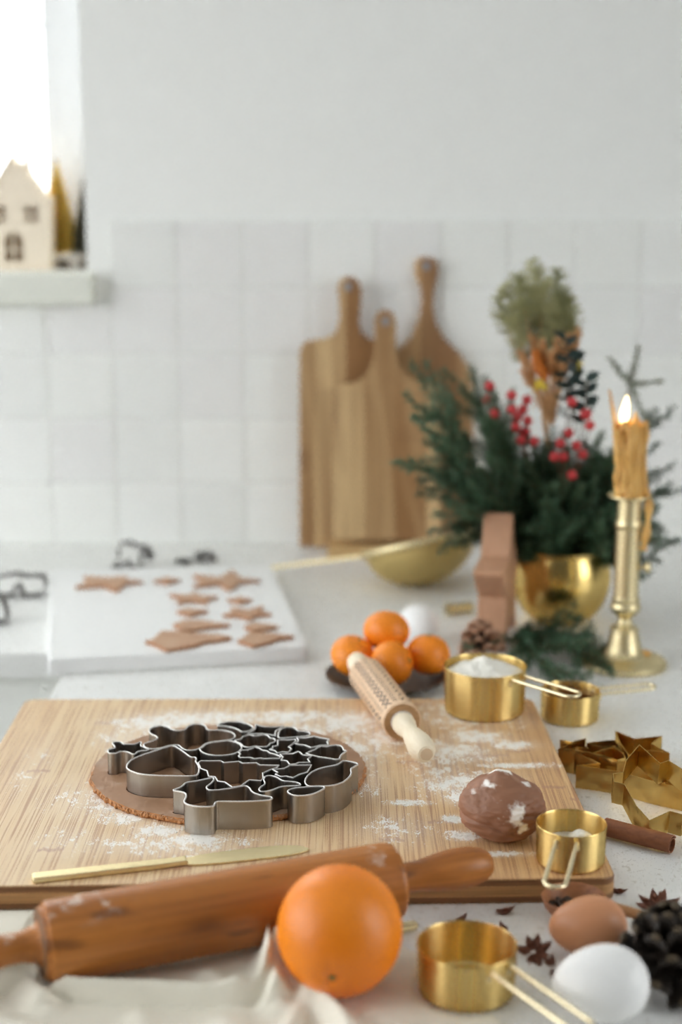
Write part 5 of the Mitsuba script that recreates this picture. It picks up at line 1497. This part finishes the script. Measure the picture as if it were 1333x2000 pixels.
put('wooden_house__back_wall', wall_xz(body2, YH + .036, .004), 'house_wood')
put('wooden_house__side_wall', box(hc + hw - .004, hc + hw, YH + .004, YH + .036, zs, HP(86, 385)[1]), 'house_wood')
put('wooden_house__side_wall_001', box(hl, hl + .004, YH + .004, YH + .036, zs, HP(86, 385)[1]), 'house_wood')
for ln, nm in ((roof_r, ''), (roof_l, '_001')):
    ln = [(x, z + .001) for x, z in ln]
    lo_ = [(x, z - .0035) for x, z in ln]
    put('wooden_house__roof' + nm, wall_xz(sg.Polygon(ln + lo_[::-1]).buffer(0), YH - .003, .046), 'house_wood')
ch0, ch1 = HP(44, 335), HP(53, 288)
put('wooden_house__chimney', box(ch0[0], ch1[0], YH + .012, YH + .024, ch0[1] - .004, ch1[1]), 'house_wood')
tag('wooden_house', 'pale wooden toy house with cut-out windows on the window sill', 'ornament')

def bottle_tree(key, cx, Y, ztop, rad, zlow, mat, lab, seed, n=2600):
    rg = np.random.default_rng(seed)
    u = 1 - np.sqrt(rg.uniform(0, 1, n))
    z = zlow + (ztop - zlow) * u
    a = rg.uniform(0, 2 * np.pi, n)
    r = rad * (1 - u) ** .85 * rg.uniform(.86, 1.05, n) + .001
    o = np.stack([0 * z, 0 * z, z + .003], 1)
    e = np.stack([r * np.cos(a), r * np.sin(a), z + .2 * r], 1)
    d = e - o
    d /= np.linalg.norm(d, axis=1, keepdims=True)
    t = np.cross(d, [0, 0, 1.0])
    t /= np.linalg.norm(t, axis=1, keepdims=True) + 1e-9
    b = np.cross(d, t)
    w = .0009
    Vv = np.stack([o + t * w, o + (-.5 * t + .87 * b) * w, o + (-.5 * t - .87 * b) * w, e + t * w * .7, e + (-.5 * t + .87 * b) * w * .7, e + (-.5 * t - .87 * b) * w * .7], 1) + np.array([cx, Y, 0])
    f = np.array([(0, 1, 4), (0, 4, 3), (1, 2, 5), (1, 5, 4), (2, 0, 3), (2, 3, 5), (3, 4, 5)])
    put(key + '__bristles', tm(Vv.reshape(-1, 3), (np.arange(n)[:, None, None] * 6 + f).reshape(-1, 3)), mat)
    tag(key + '__bristles', kind='stuff')
    put(key + '__trunk', tube([(cx, Y, zs + .004), (cx, Y, ztop + .004)], [.0022, .0010], 8), 'bark')
    put(key + '__base', moved(lat([(0, 0), (.015, 0), (.0155, .002), (.0150, .011), (.0135, .0125), (0, .0125)], 28), trimesh.transformations.translation_matrix((cx, Y, zs))), 'tree_base', smooth=35)
    tag(key, lab, 'ornament tree')
q0, q1 = W(118, 498, 2.435), W(106, 312, 2.435)
bottle_tree('bottle_brush_tree', q0[0] - .006, 2.462, q1[2], .0335, q0[2] - .002, 'bristle_gold', 'yellow bottle-brush tree on the sill right of the toy house', 5)
q0, q1 = W(163, 505, 2.45), W(156, 325, 2.45)
bottle_tree('bottle_brush_tree_001', q1[0] + .009, 2.452, q1[2] - .004, .026, zs + .02, 'bristle_dark', 'dark bottle-brush tree at the right end of the sill, half behind the wall edge', 6)
